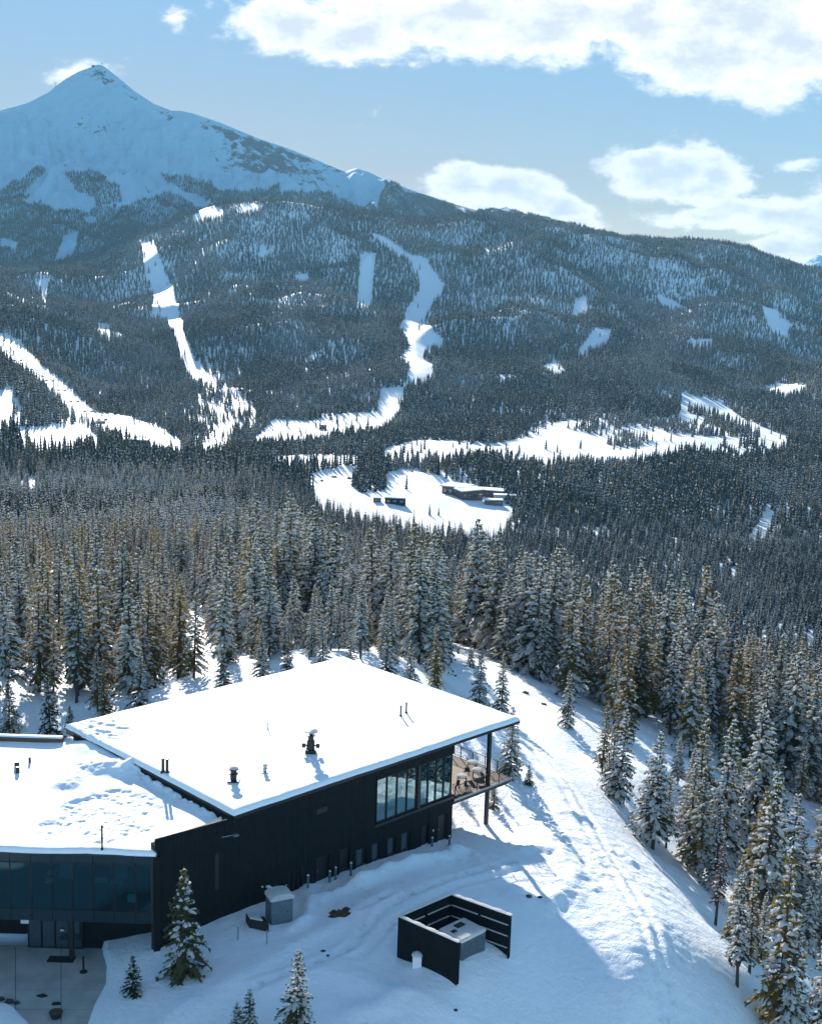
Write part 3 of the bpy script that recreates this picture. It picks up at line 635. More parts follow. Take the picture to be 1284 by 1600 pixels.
MB().box(x0, x1, WY + .08, WY + 9, 2.3, 2.4).build('floor', M['wood'], wing)
MB().box(x0, x1 + .05, WY + 9, WY + 9.2, -2, 6.4).build('rear_wall', M['wallboard'], wing)
MB().box(edges[-1] + .13, -15.9, WY + .05, WY + .35, -2.2, 6.55).build('end_wall', M['clad'], wing)
# interior bits seen through the glass
for px_, z_, w_ in ((55, 3.3, .5), (60, 3.9, .6), (140, 3.45, .9), (164, 3.4, .9)):
    X = pxX(px_); MB().box(X - w_ / 2, X + w_ / 2, WY + 3, WY + 3.6, z_ - .3, z_ - .24).build('counter', M['lamp'], wing)
for px_, y_, z_ in ((74, 3.4, 5.0), (88, 3.8, 5.1), (193, 3.0, 5.0), (197, 3.4, 4.6), (115, 5, 4.9)):
    X = pxX(px_); MB().lathe((X, WY + y_, z_), [(.28, 0), (.3, .04), (.06, .16), (.02, .2), (.02, 1.3)], 12).build('pendant_lamp', M['lamp'], wing)
MB().box(pxX(193), pxX(205), WY + 1.2, WY + 1.25, 2.7, 3.3).build('notice_board', M['white'], wing)
for px_ in (60, 150, 222): MB().box(pxX(px_), pxX(px_) + 1.0, WY + 5, WY + 5.6, 2.4, 4.6).build('partition', M['wallboard'], wing)
# recess under the glass floor
RY = WY + 2.4
mb = MB(); mb.box(pxX(26), x1, RY + .1, RY + .3, -2, 1.78); mb.build('lower_wall', M['clad'], wing)
MB().box(x0, pxX(22), RY + .1, RY + .3, PATIO_Z + .9, 1.78).build('lower_wall', M['clad'], wing)
for i, px_ in enumerate((30, 52, 74, 96)):
    a = P(px_, 1485, -.6)[0]
    wo = window(a, a + .98, PATIO_Z, 1.2, wing, lambda x, d, z: (x, RY - .1 + d, z), M['smallglass'], depth=.1, w=.06, name='glass_door')
MB().box(P(33, 1470, -.5)[0] - .25, P(33, 1470, -.5)[0] + .3, RY - .12, RY - .06, .3, .62).build('sign_plate', M['white'], wing)
MB().box(P(112, 1460, 0)[0], P(112, 1460, 0)[0] + .3, WY + .9, WY + 1.2, PATIO_Z, 1.78).build('pier', M['fascia'], wing)
MB().box(P(88, 1480, -.5)[0] - .13, P(88, 1480, -.5)[0] + .13, RY - .16, RY - .12, -.15, -.05).build('exit_light', M['lamp'], wing)
# roof snow of the wing: drift beside the parapet, cleared patch
C1 = [(x0, WY - .1), (x1 + .25, WY - .1), (x1 + .25, 98.3), (x0, 98.3)]
par = [W(0, 0, 0)[:2], W(0, 12.6, 0)[:2]]; drift = [W(0, 13, 0)[:2], W(0, 19, 0)[:2]]; bank = [P(105, 1225, 7)[:2], P(130, 1200, 7)[:2], P(195, 1205, 7)[:2]]
clr = P(170, 1275, 7)[:2]
def wingz(X, Y, a=None, b=None):
    z = 7.02 + .07 * fbm(X / 4, Y / 4, 91, 3)
    dc = np.hypot((X - clr[0]) / 4.2, (Y - clr[1]) / 5.0) * (1 + .35 * fbm(X / 2.5, Y / 2.5, 94, 3))
    cm_ = 1 - sstep(dc + .25 * fbm(X / 1.5, Y / 1.5, 92, 3), .75, 1.05)
    z = z - cm_ * .22 + (.20 * np.abs(fbm(X / .7, Y / .7, 95, 4)) + .03) * cm_
    rim = np.exp(-((dc - 1.0) / .12) ** 2); z = z + rim * .10 * (np.abs(fbm(X / .9, Y / .9, 97, 4)) + .2) * sstep(fbm(X / 3, Y / 3, 96, 2), -.2, .3)
    z = z + .5 * np.exp(-(dpoly(X, Y, drift) / 1.6) ** 2) + .45 * np.exp(-(dpoly(X, Y, bank) / 1.0) ** 2) * (.8 + .5 * fbm(X / .9, Y / .9, 99, 5))
    z = z + .25 * np.exp(-(dpoly(X, Y, par) / .5) ** 2) * (.8 + fbm(X / .5, Y / .5, 98, 3))
    return z
snow_sheet('snow_cover', C1, 240, 230, wingz, wing, edge=.4, skirt=.32)
snow_sheet('snow_cover', [(x1 + .2, WY - .1), W(-6.2, .15, 0)[:2], W(-.12, .15, 0)[:2], W(-.12, 8, 0)[:2]], 80, 120, lambda X, Y, a, b: wingz(X, Y) + .012, wing, edge=.2, skirt=.2)
q1 = W(-.12, 8, 0); q2 = W(-.12, 22.4, 0)
snow_sheet('snow_cover', [(x1 - .3, 80.), q1[:2], q2[:2], (x1 - .3, 98.3)], 90, 160, lambda X, Y, a, b: wingz(X, Y) + .006, wing, edge=.1, skirt=.1)
q = P(160, 1325, 7.1); MB().lathe(q, [(.09, -.2), (.09, .0), (.06, .02), (.06, .62), (.09, .63), (.09, .72), (.06, .73), (.06, 1.55), (.08, 1.56), (.08, 1.66)], 9).build('vent_pipe', M['steel'], wing)
for px_, py_, s_ in ((28, 1206, .16), (27, 1198, .2), (47, 1190, .1)):
    q = P(px_, py_, 7.1); MB().lathe(q, [(s_, -.1), (s_, .25), (s_ * .7, .4)], 8).build('roof_drain', M['steel'], wing)
MB().box(-33.1, -27.5, 98.0, 98.35, 6.5, 7.35).build('rear_parapet', M['brown'], wing)
MB().box(-33.1, -27.5, 97.95, 98.4, 7.352, 7.5).build('parapet_snow', M['roofsnow'], wing, bevel=.05)
MB().box(-40, -33.3, 93, 99.2, 6.6, 8.3).build('roof_screen', M['pale'], wing)
MB().box(-40.05, -33.2, 92.95, 99.3, 8.302, 8.55).build('screen_snow', M['roofsnow'], wing, bevel=.1)

# ------------------------------------------------------------------ patio of concrete slabs
pat = bpy.data.objects.new('patio', None); COL.objects.link(pat); pat.location = (-25, 78, PATIO_Z); tag(pat, 'grey concrete patio below the glass front', kind='structure')
cols_ = [(-160, -160), (-48, -48), (25, 24), (96, 97), (178, 184)]; rows_ = [1476, 1546, 1577, 1612, 1680]
for i in range(4):
    for j in range(4):
        c_ = [P(cols_[i][0] + .4, rows_[j + 1] - .35, PATIO_Z), P(cols_[i + 1][0] - .4, rows_[j + 1] - .35, PATIO_Z), P(cols_[i + 1][0] - .4, rows_[j] + .35, PATIO_Z), P(cols_[i][0] + .4, rows_[j] + .35, PATIO_Z)]
        h_ = PATIO_Z + rng.uniform(0, .012); mb = MB(); mb.hexa([(c[0], c[1], PATIO_Z - .15) for c in c_] + [(c[0], c[1], h_) for c in c_]); mb.build('slab', M['concrete'], pat, bevel=.012)
MB().box(-34, -18.6, 71.5, RY + .1, PATIO_Z - .3, PATIO_Z - .05).build('slab_bed', M['rubber'], pat)

def gz_at(x, y): return float(ground(np.array([x]), np.array([y]))[0])
def rock(q, s, lab, mname='rock', name='rock', cat='rock', group=None, flat=.6):
    r_ = random.Random(int(q[0] * 100)); bm = bmesh.new(); bmesh.ops.create_icosphere(bm, subdivisions=2, radius=s)
    for v in bm.verts: v.co = Vector((v.co.x * (1 + r_.uniform(-.3, .3)), v.co.y * (.8 + r_.uniform(-.2, .2)), v.co.z * flat * (1 + r_.uniform(-.3, .3))))
    me = bpy.data.meshes.new(name); bm.to_mesh(me); bm.free(); me.materials.append(M[mname]); o = bpy.data.objects.new(name, me); COL.objects.link(o); o.location = q
    return tag(o, lab, cat, group)
for (px_, py_, s_, lab) in ((3, 1561, .24, 'small dark stone at the left end of the row along the patio snow'), (15, 1565, .3, 'largest dark stone of the row along the patio snow'), (27, 1567, .2, 'dark stone at the right end of the row along the patio snow')):
    rock(P(px_, py_, PATIO_Z + .05), s_, lab, group='stones at the edge of the patio snow')
rock(P(66, 1556, PATIO_Z + .01), .3, 'thin dark rag lying flat on the patio, upper one of the scattered bits', 'rubber', 'debris', 'debris', flat=.12)
rock(P(88, 1568, PATIO_Z + .01), .32, 'dark scrap lying flat on the patio just above the rounded planter', 'rubber', 'debris', 'debris', flat=.15)
pl = thing('planter', P(88, 1590, PATIO_Z), 'round dark planter with snow in front on the patio', 'planter')
q = P(88, 1590, PATIO_Z); MB().lathe(q, [(.28, 0), (.42, .35), (.44, .4), (.38, .42)], 14).build('bowl', M['rubber'], pl); MB().lathe(q, [(.37, .421), (.3, .45), (.01, .47)], 12).build('soil', M['dirt'], pl)
st = thing('ash_stand', P(131, 1519, PATIO_Z), 'slim dark free standing post on a round foot by the patio doors', 'post stand'); q = P(131, 1519, PATIO_Z)
MB().lathe(q, [(.26, 0), (.26, .06), (.09, .12)], 14).build('foot', M['rubber'], st); MB().lathe(q, [(.07, .12), (.07, 1.0), (.1, 1.02), (.1, 1.08)], 10).build('pole', M['rubber'], st)
q = P(96, 1500, PATIO_Z); tag(MB().box(q[0] - .9, q[0] + .9, q[1] - .35, q[1] + .45, PATIO_Z + .014, PATIO_Z + .035).build('door_mat', M['rubber']), 'black rubber mat in front of the patio doors', 'mat')

# ------------------------------------------------------------------ utility enclosure
FH = 3.02
f1 = P(620, 1497, 0)[:2]; f4 = P(713, 1540, 0)[:2]; f3 = P(796, 1497, -.1)[:2]; f2 = P(704.5, 1396.5, FH)[:2]
enc = thing('fence_enclosure', (3.8, 79.3, 0), 'black board fence on three sides around a snowy equipment box', 'fence')
def fence_panel(a, b_, inside, rails):
    a = np.array(a); b_ = np.array(b_); L_ = np.linalg.norm(b_ - a); t = (b_ - a) / L_; n_ = np.array([-t[1], t[0]])
    if n_ @ (np.array(inside) - a) < 0: n_ = -n_
    fr = lambda s_, d_, z: (a[0] + t[0] * s_ + n_[0] * d_, a[1] + t[1] * s_ + n_[1] * d_, z)
    mb = MB(); s_ = 0
    while s_ < L_ - .02: mb.box(s_, min(s_ + .135, L_), -rng.uniform(0, .012), .03, -.35, FH - rng.uniform(0, .01), fr); s_ += .15
    mb.box(0, L_, .031, .04, -.35, FH - .02, fr)
    pn = mb.build('fence_panel', M['clad'], enc); tag(pn, kind='stuff')
    for z_ in rails:
        MB().box(.02, L_ - .02, .042, .13, z_ - .1, z_, fr).build('rail', M['clad'], enc)
        k = int(L_ / 1.65); 
        for i in range(k): MB().box(.08 + i * L_ / k, (i + 1) * L_ / k - .08, .045, .14, z_ + .002, z_ + .05, fr).build('rail_snow', M['treesnow'], enc)
    k = int(L_ / 1.65)
    for i in range(k + 1): MB().box(i * (L_ - .1) / k, i * (L_ - .1) / k + .1, .142, .23, -.3, FH - .1, fr).build('fence_post', M['clad'], enc)
    mb = MB(); n = 40
    for i in range(n): mb.box(i * L_ / n, (i + 1) * L_ / n, -.05, .15, FH, FH + .10 + .05 * math.sin(i * .7 + L_) * rng.random(), fr)
    mb.build('snow_cap', M['treesnow'], enc)
mid_ = (3.8, 79.3)
fence_panel(f1, f4, mid_, (2.1, 1.3)); fence_panel(f1, f2, mid_, (2.25, 1.45, .6)); fence_panel(f2, f3, mid_, (2.25, 1.45, .6))
eq = thing('equipment_box', (4.2, 79, 0), 'grey ribbed equipment box with rounded snow top inside the black enclosure', 'equipment box')
tE = (np.array(f3) - np.array(f2)); tE = tE / np.linalg.norm(tE); nE = np.array([tE[1] * -1, tE[0]])
cq = P(727, 1492, .2)[:2]
fr = lambda a, b_, z: (cq[0] + E1[0] * a + E2[0] * b_, cq[1] + E1[1] * a + E2[1] * b_, z)
mb = MB(); mb.box(-1.25, 1.15, -.75, 1.35, -.2, 1.75, fr); mb.build('case', M['grey'], eq, bevel=.1)
for i in range(14): MB().box(-1.15 + i * .16, -1.15 + i * .16 + .05, -.79, -.752, .05, 1.65, fr).build('rib', M['grey'], eq)
mb = MB(); mb.box(-1.28, 1.18, -.78, 1.38, 1.752, 2.02, fr); mb.build('snow_cap', M['treesnow'], eq, bevel=.13)
MB().box(-.3, .45, .5, .95, 2.03, 2.08, fr).build('cap_vent', M['rubber'], eq); MB().box(-1.0, -.6, .25, .55, 2.03, 2.07, fr).build('cap_vent', M['rubber'], eq)
q = P(651, 1514, 0); q[2] = gz_at(q[0], q[1]); pe = thing('utility_pedestal', q, 'small snow plastered pedestal against the front of the black enclosure', 'pedestal')
MB().box(q[0] - .3, q[0] + .3, q[1] - .2, q[1] + .2, q[2] - .3, q[2] + .8).build('case', M['white'], pe, bevel=.05); MB().lathe((q[0], q[1], q[2] + .8), [(.38, 0), (.34, .12), (.15, .24), (.01, .27)], 10).build('snow_cap', M['treesnow'], pe)

# portable toilet like cabinet and dark crate
q = P(440, 1446, 0.1); q[2] = gz_at(q[0], q[1]); ux = np.array([.9, .43]); uy = np.array([-.43, .9])
to = thing('utility_cabinet', q, 'grey blue cabin with rounded snow cap standing beside the black wall', 'cabinet')
fr = lambda a, b_, z: (q[0] + ux[0] * a + uy[0] * b_, q[1] + ux[1] * a + uy[1] * b_, q[2] + z)
MB().box(-.8, .8, -.1, 1.2, -.4, 1.78, fr).build('body', M['grey'], to, bevel=.06)
MB().box(-.35, .5, -.125, -.102, .05, 1.62, fr).build('door', M['grey'], to); MB().box(.35, .42, -.15, -.126, .8, .95, fr).build('handle', M['steel'], to)
mb = MB()
prof = [(-.86, 0), (-.84, .2), (-.55, .36), (0, .42), (.55, .36), (.84, .2), (.86, 0)]
vs = [fr(a, -.16, 1.782 + z) for a, z in prof] + [fr(a, 1.26, 1.782 + z) for a, z in prof]; n = len(prof)
mb.add(vs, [tuple(range(n))[::-1], tuple(range(n, 2 * n))] + [(i, i + 1, n + i + 1, n + i) for i in range(n - 1)]); mb.build('snow_cap', M['treesnow'], to, bevel=.05)
q2_ = P(405, 1458, .1); q2_[2] = gz_at(q2_[0], q2_[1]) + .1; cr = thing('storage_crate', q2_, 'low dark crate with snow on its lid next to the grey cabin', 'crate')
fr2 = lambda a, b_, z: (q2_[0] + ux[0] * a - uy[0] * -b_, q2_[1] - .25 * a + uy[1] * b_, q2_[2] + z)
MB().box(-.75, .75, 0, .9, -.4, .55, fr2).build('body', M['rubber'], cr); MB().box(-.72, .3, .04, .86, .552, .68, fr2).build('snow_cap', M['treesnow'], cr, bevel=.05)
MB().box(.36, .7, .1, .8, .552, .6, fr2).build('lid_hatch', M['rubber'], cr)
# posts sticking out of the snow by the wall
for px_, py_, h_, lab in ((481, 1396, .95, 'weathered post nearest the grey cabin, by the black wall'), (515, 1381, .85, 'second post from the cabin, by the black wall'), (524, 1377, .95, 'post right beside the second one, before the first lodge door'), (548, 1370, 1.0, 'post between the two lodge doors'), (675, 1316, .7, 'post below the wall light near the building corner'), (702, 1311, .7, 'post at the far corner of the black wall'), (372, 1475, 1.0, 'thin marker stake left of the dark crate'), (417, 1482, .9, 'thin marker stake in front of the dark crate')):
    q = P(px_, py_, 0); q[2] = gz_at(q[0], q[1]); t_ = 'crate' in lab
    bo = thing('marker_stake' if t_ else 'bollard', q, lab, 'stake' if t_ else 'bollard', 'stakes by the crate' if t_ else 'posts along the black wall'); r_ = .03 if t_ else .09
    MB().lathe(q, [(r_, -.4), (r_, h_), (r_ * .7, h_ + .03)], 8).build('shaft', M['grey'], bo)
    MB().lathe(q, [(r_ * 1.2, h_ + .032), (r_ * .9, h_ + .1), (.005, h_ + .13)], 8).build('snow_cap', M['treesnow'], bo)
# dirt heap
def heap(px_, py_, w_, d_, h_, mname, name, lab, cat):
    q = P(px_, py_, 0); g = gz_at(q[0], q[1]); xs_, ys_ = np.meshgrid(np.linspace(-w_, w_, 28), np.linspace(-d_, d_, 22), indexing='ij')
    rr = (xs_ / w_) ** 2 + (ys_ / d_) ** 2; zz = h_ * (1 - rr) + .45 * fbm(xs_ / .6, ys_ / .6, 7, 4) * np.clip(1.2 - rr, 0, 1) - .1
    gg = ground(xs_ + q[0], ys_ + q[1]); o = grid_mesh(name, xs_, ys_, gg - g + zz, M[mname], smooth=False); o.location = (q[0], q[1], g); tag(o, lab, cat)
heap(530, 1434, 1.0, .9, .42, 'dirt', 'dirt_heap', 'small brown heap of earth thawed out of the snowy yard', 'dirt heap')
for px_, py_, s_, lab in ((505, 1500, .16, 'dark stick shaped lump in the yard snow below the dirt heap'), (512, 1506, .12, 'small dark lump beside the stick in the yard snow'), (712, 1573, .14, 'dark chip on the snow in front of the enclosure corner'), (818, 1597, .25, 'dark stone poking out of the snow at the bottom edge'), (825, 1415, .25, 'flat dark stone in the churned snow right of the enclosure'), (843, 1408, .2, 'smaller dark stone in the churned snow right of the enclosure'), (820, 1078, .45, 'snow loaded boulder on the slope below the pines'), (849, 1095, .4, 'dark boulder at the foot of the pines, below the snow loaded one')):
    q = P(px_, py_, -.4 if py_ > 1300 else -5.5); q[2] = gz_at(q[0], q[1]) + .03; rock(q, s_, lab, group=None, flat=.45)

# ------------------------------------------------------------------ conifers
def conifer(seed, H, R, bare=.08, dens=1.0, snow=.6, top_w=.12, gold=0):
    """needles, snow and trunk as (verts, faces) lists; local frame, base at z=0"""
    r = random.Random(seed); nv, nf, nm = [], [], []; sv, sf = [], []
    z = max(.35, bare * H); ga = r.random() * 6.28
    lop = r.random() * 6.28
    while z < H * .985:
        t = (z - bare * H) / (H * (1 - bare)); t = max(0, t)
        Lb = (R * (1 - t) ** .85 * (.55 + .45 * min(1, t * 7 + .35)) + top_w)
        nb = max(3, int((7.5 - 3 * t) * dens))
        for k in range(nb):
            ga += 2.399 + r.uniform(-.35, .35); L = Lb * r.uniform(.6, 1.15) * (1 + .12 * math.cos(ga - lop))
            if r.random() < .06: continue
            z0 = z + r.uniform(-.12, .12); up = .42 * t + .05 + r.uniform(-.08, .1); dr = (.55 - .25 * t) * L / max(R, .5) + .16
            ca, sa = math.cos(ga), math.sin(ga)
            def pt(s, o=0): 
                d = L * s; return (ca * d - sa * o, sa * d + ca * o, z0 + L * (up * s - dr * s * s))
            # bough: a jagged drooping strip, then side sprays and hanging twigs
            st_ = (.05, .38, .70, 1.0); wv_ = (.03, .11 * L + .05, .10 * L + .05, .015); q = len(nv)
            for s, w_ in zip(st_, wv_):
                w1, w2 = w_ * r.uniform(.7, 1.25), w_ * r.uniform(.7, 1.25); c = pt(s); e1 = pt(s, w1); e2 = pt(s, -w2)
                nv += [(e1[0], e1[1], e1[2] - w1 * r.uniform(.25, .6)), c, (e2[0], e2[1], e2[2] - w2 * r.uniform(.25, .6))]
            for i in range(3):
                o_ = q + 3 * i; nf += [(o_, o_ + 3, o_ + 4), (o_, o_ + 4, o_ + 1), (o_ + 1, o_ + 4, o_ + 5), (o_ + 1, o_ + 5, o_ + 2)]
            nt = max(3, int(L / .17))
            for i in range(nt):
                s = .22 + .78 * (i + r.random() * .8) / nt; sd_ = r.choice((-1, 1)) * (i % 3 > 0)
                off = sd_ * L * s * r.uniform(.10, .28); c = pt(min(s, 1), off); ln = r.uniform(.24, .42) * (.75 + .3 * (1 - t)); wd = ln * r.uniform(.2, .34)
                yw = ga + sd_ * r.uniform(.3, .8) + r.uniform(-.2, .2); dx, dy = math.cos(yw), math.sin(yw); dz = -r.uniform(.10, .45); tl = r.uniform(-.25, .25)
                a = (c[0] - dx * ln * .4, c[1] - dy * ln * .4, c[2] - dz * ln * .3)
                b_ = (c[0] + dy * wd, c[1] - dx * wd, c[2] - wd * (.35 + tl)); d_ = (c[0] - dy * wd, c[1] + dx * wd, c[2] - wd * (.35 - tl))
                e = (c[0] + dx * ln * .7, c[1] + dy * ln * .7, c[2] + dz * ln * .7)
                q = len(nv); nv += [a, b_, e, d_]; nf += [(q, q + 1, q + 2), (q, q + 2, q + 3)]
                if r.random() < .7:
                    h = (c[0] + dx * ln * .25 + r.uniform(-.05, .05), c[1] + dy * ln * .25 + r.uniform(-.05, .05), c[2] - r.uniform(.18, .40)); q = len(nv)
                    nv += [(c[0] - dx * ln * .3, c[1] - dy * ln * .3, c[2]), (c[0] + dx * ln * .5, c[1] + dy * ln * .5, c[2] + dz * ln * .5), h]; nf += [(q, q + 1, q + 2)]
                if r.random() < snow * .30:
                    pr = ln * r.uniform(.35, .7); ph = pr * r.uniform(.25, .4); q = len(sv); m_ = 5; aa = r.random() * 6
                    cx_, cy_, cz_ = c[0] + dx * ln * .12, c[1] + dy * ln * .12, c[2] + .02
                    for j in range(m_):
                        an = aa + 6.283 * j / m_; rr = pr * r.uniform(.7, 1.1); ex = rr * math.cos(an) * 1.2; ey = rr * math.sin(an) * .6
                        gx_, gy_ = ex * dx - ey * dy, ex * dy + ey * dx; sv.append((cx_ + gx_, cy_ + gy_, cz_ + ex * dz * .8 - .015 - .3 * abs(ey)))
                    sv.append((cx_, cy_, cz_ + ph)); sv.append((cx_, cy_, cz_ - .03)); sf += [(q + j, q + (j + 1) % m_, q + m_) for j in range(m_)]; sf += [(q + (j + 1) % m_, q + j, q + m_ + 1) for j in range(m_)]
            if r.random() < snow * 1.12:     # a connected pad of snow lying along the bough
                s0 = r.uniform(.12, .5); s1 = r.uniform(.78, 1.02); q = len(sv)
                if r.random() < .25: s0 = r.uniform(.55, .7)
                for i in range(4):
                    s = s0 + (s1 - s0) * i / 3; w_ = (.09 + .11 * L) * (.5, 1.0, 1.05, .35)[i] * r.uniform(.7, 1.2); hh = (.04, .10, .12, .05)[i] * r.uniform(.7, 1.4); c = pt(s); e1 = pt(s, w_); e2 = pt(s, -w_)
                    sv += [(e1[0], e1[1], e1[2] - w_ * .42 + .02), (c[0], c[1], c[2] + hh), (e2[0], e2[1], e2[2] - w_ * .42 + .02)]
                for i in range(3):
                    o_ = q + 3 * i; sf += [(o_, o_ + 3, o_ + 4), (o_, o_ + 4, o_ + 1), (o_ + 1, o_ + 4, o_ + 5), (o_ + 1, o_ + 5, o_ + 2)]
                sf += [(q, q + 1, q + 2), (q + 9, q + 11, q + 10)]
        z += r.uniform(.30, .46) * (1.25 - .45 * t) / dens ** .5
    # leader
    q = len(nv); nv += [(-.06, 0, H - .5), (.06, 0, H - .5), (0, 0, H + .12), (0, -.06, H - .5), (0, .06, H - .5)]; nf += [(q, q + 1, q + 2), (q + 3, q + 4, q + 2)]
    tv, tf = [], []; rb = .012 * H + .03; n = 7; bend = [(r.uniform(-.04, .04), r.uniform(-.04, .04)) for _ in range(5)]
    for i in range(5):
        s = i / 4; rr = rb * (1 - s) ** .8 + .012; zz = -.6 + (H * .97 + .6) * s
        tv += [(rr * math.cos(6.283 * j / n) + bend[i][0] * (0 < i < 4), rr * math.sin(6.283 * j / n) + bend[i][1] * (0 < i < 4), zz) for j in range(n)]
    tf = [(i * n + j, i * n + (j + 1) % n, (i + 1) * n + (j + 1) % n, (i + 1) * n + j) for i in range(4) for j in range(n)]
    if bare > .15:   # dead twigs on the bare stem
        for i in range(int(bare * H * 2.2)):
            zz = r.uniform(.8, bare * H); an = r.random() * 6.28; l_ = r.uniform(.25, .7); q = len(tv); ca, sa = math.cos(an), math.sin(an)
            tv += [(0, 0, zz + .02), (0, 0, zz - .03), (ca * l_, sa * l_, zz - .1)]; tf += [(q, q + 1, q + 2)]
    return (nv, nf), (sv, sf), (tv, tf)
def to_mesh(name, parts, mats):
    v, f, mi = [], [], []
    for k, (a, b_) in enumerate(parts):
        o = len(v); v += a; f += [tuple(o + i for i in q) for q in b_]; mi += [k] * len(b_)
    me = bpy.data.meshes.new(name); me.from_pydata(v, [], f)
    for m_ in mats: me.materials.append(m_)
    if len(mats) > 1: me.polygons.foreach_set('material_index', mi)
    me.update(); return me
# kinds: (H, R, bare, density, snow, needle material)
KINDS = [(10.5, 2.0, .05, 1.0, .70, 'needle'), (12.0, 1.9, .07, 1.0, .80, 'needle'), (9.0, 1.9, .03, 1.0, .65, 'needle'), (11.5, 1.7, .12, 1.0, .62, 'gold'),
         (12.5, 1.4, .24, 1.0, .50, 'gold'), (13.5, 2.1, .12, 1.0, .75, 'needle'), (12.0, 1.5, .26, 1.0, .75, 'needle'), (8.0, 1.9, .02, 1.15, .28, 'needle'),
         (13.0, 2.6, .18, .95, .95, 'needle'), (12.5, 1.2, .30, .9, .55, 'rust'), (11.0, 1.6, .08, 1.0, .25, 'gold'), (11.5, 2.4, .10, .95, .98, 'needle')]
models = []; near_merged = []
for i, (H, R_, ba, de, sn, nm) in enumerate(KINDS):
    a, b_, c = conifer(100 + i, H, R_, ba, de, sn)
    models.append((to_mesh('crown', [a], [M[nm]]), to_mesh('branch_snow', [b_], [M['treesnow']]), to_mesh('trunk', [c], [M['bark']]), H))
    near_merged.append(to_mesh('pine_model', [a, b_, c], [M[nm], M['treesnow'], M['bark']]))
def mid_tree(seed, H, R, snow, shade_tint=False):
    r = random.Random(seed); nv, nf, sv, sf = [], [], [], []; z = .06 * H; ga = 0
    while z < H * .98:
        t = z / H; Lb = R * (1 - t) ** .85 + .12
        for k in range(6 if t < .7 else 4):
            ga += 2.399 + r.uniform(-.4, .4); L = Lb * r.uniform(.65, 1.15); ca, sa = math.cos(ga), math.sin(ga); w = L * r.uniform(.28, .42) + .08; z0 = z + r.uniform(-.15, .15); dr = L * (.45 - .2 * t)
            q = len(nv); nv += [(0, 0, z0 + .12), (ca * L * .6 - sa * w, sa * L * .6 + ca * w, z0 - dr * .6 - .1), (ca * L, sa * L, z0 - dr), (ca * L * .6 + sa * w, sa * L * .6 - ca * w, z0 - dr * .6 - .1), (ca * L * .55, sa * L * .55, z0 - dr * .35 + .03)]
            nf += [(q, q + 1, q + 4), (q + 1, q + 2, q + 4), (q + 2, q + 3, q + 4), (q + 3, q, q + 4)]
            if r.random() < snow:
                s_ = r.uniform(.5, .85); q = len(sv); w2 = w * .75; cx_, cy_, cz_ = ca * L * s_, sa * L * s_, z0 - dr * s_ * .75 + .12
                sv += [(cx_ - ca * w2 - 0, cy_ - sa * w2, cz_ + .1), (cx_ - sa * w2, cy_ + ca * w2, cz_ - .08), (cx_ + ca * w2, cy_ + sa * w2, cz_ - dr * .25), (cx_ + sa * w2, cy_ - ca * w2, cz_ - .08), (cx_, cy_, cz_ + .14)]
                sf += [(q, q + 1, q + 4), (q + 1, q + 2, q + 4), (q + 2, q + 3, q + 4), (q + 3, q, q + 4)]
        z += r.uniform(.5, .75)
    tv = [(.12, 0, -.5), (-.06, .1, -.5), (-.06, -.1, -.5), (0, 0, H)]; tf = [(0, 1, 3), (1, 2, 3), (2, 0, 3)]
    return to_mesh('pine_model', [(nv, nf), (sv, sf), (tv, tf)], [M['midneedle' if shade_tint else 'gold' if seed % 100 == 9 else 'farneedle'], M['farsnow'], M['bark']])
def far_tree(seed, H, R, snow, n_tier=6):
    r = random.Random(seed); nv, nf, sv, sf = [], [], [], []
    for k in range(n_tier):
        t = k / n_tier; z1 = H * (t + 1.55 / n_tier); z0 = H * (t * .97 + .02); L = R * (1 - t) ** .8 + .1; n = 7; q = len(nv); nv.append((r.uniform(-.08, .08), r.uniform(-.08, .08), min(z1, H))); ph = r.random() * 6
        for j in range(2 * n):
            rr = L * (r.uniform(.8, 1.2) if j % 2 == 0 else r.uniform(.4, .6)); a = ph + math.pi * j / n; nv.append((rr * math.cos(a), rr * math.sin(a), z0 + (0 if j % 2 == 0 else .35) + r.uniform(-.15, .15)))
        nf += [(q, q + 1 + j, q + 1 + (j + 1) % (2 * n)) for j in range(2 * n)]
        for j in range(n):
            if r.random() < snow:
                a = ph + 2 * math.pi * (j + r.uniform(-.2, .2)) / n; s0, s1 = r.uniform(.25, .45), r.uniform(.75, .98); hz = min(z1, H); w = L * r.uniform(.16, .28)
                def pp(s, o): return (L * s * math.cos(a) - o * math.sin(a), L * s * math.sin(a) + o * math.cos(a), hz + (z0 - hz) * s + .16)
                q2 = len(sv); sv += [pp(s0, 0), pp((s0 + s1) / 2, w), pp(s1, 0), pp((s0 + s1) / 2, -w)]; sf += [(q2, q2 + 1, q2 + 2), (q2, q2 + 2, q2 + 3)]
    return to_mesh('pine_model', [(nv, nf), (sv, sf)], [M['gold' if seed % 100 == 9 else 'farneedle'], M['farsnow']])
FARK = [(11, 2.1, .82), (12.5, 1.8, .30), (10, 1.9, .95), (13.5, 1.7, .22), (11.5, 2.1, .55), (9, 1.7, .85), (10.5, 2.0, .35), (12.5, 1.7, .60), (8, 1.6, .45), (12, 1.7, .50)]
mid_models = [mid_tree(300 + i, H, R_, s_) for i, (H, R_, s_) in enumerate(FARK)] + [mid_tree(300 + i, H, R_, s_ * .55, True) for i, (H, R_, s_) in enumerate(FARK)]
far_models = [far_tree(400 + i, H, R_, s_) for i, (H, R_, s_) in enumerate(FARK)]

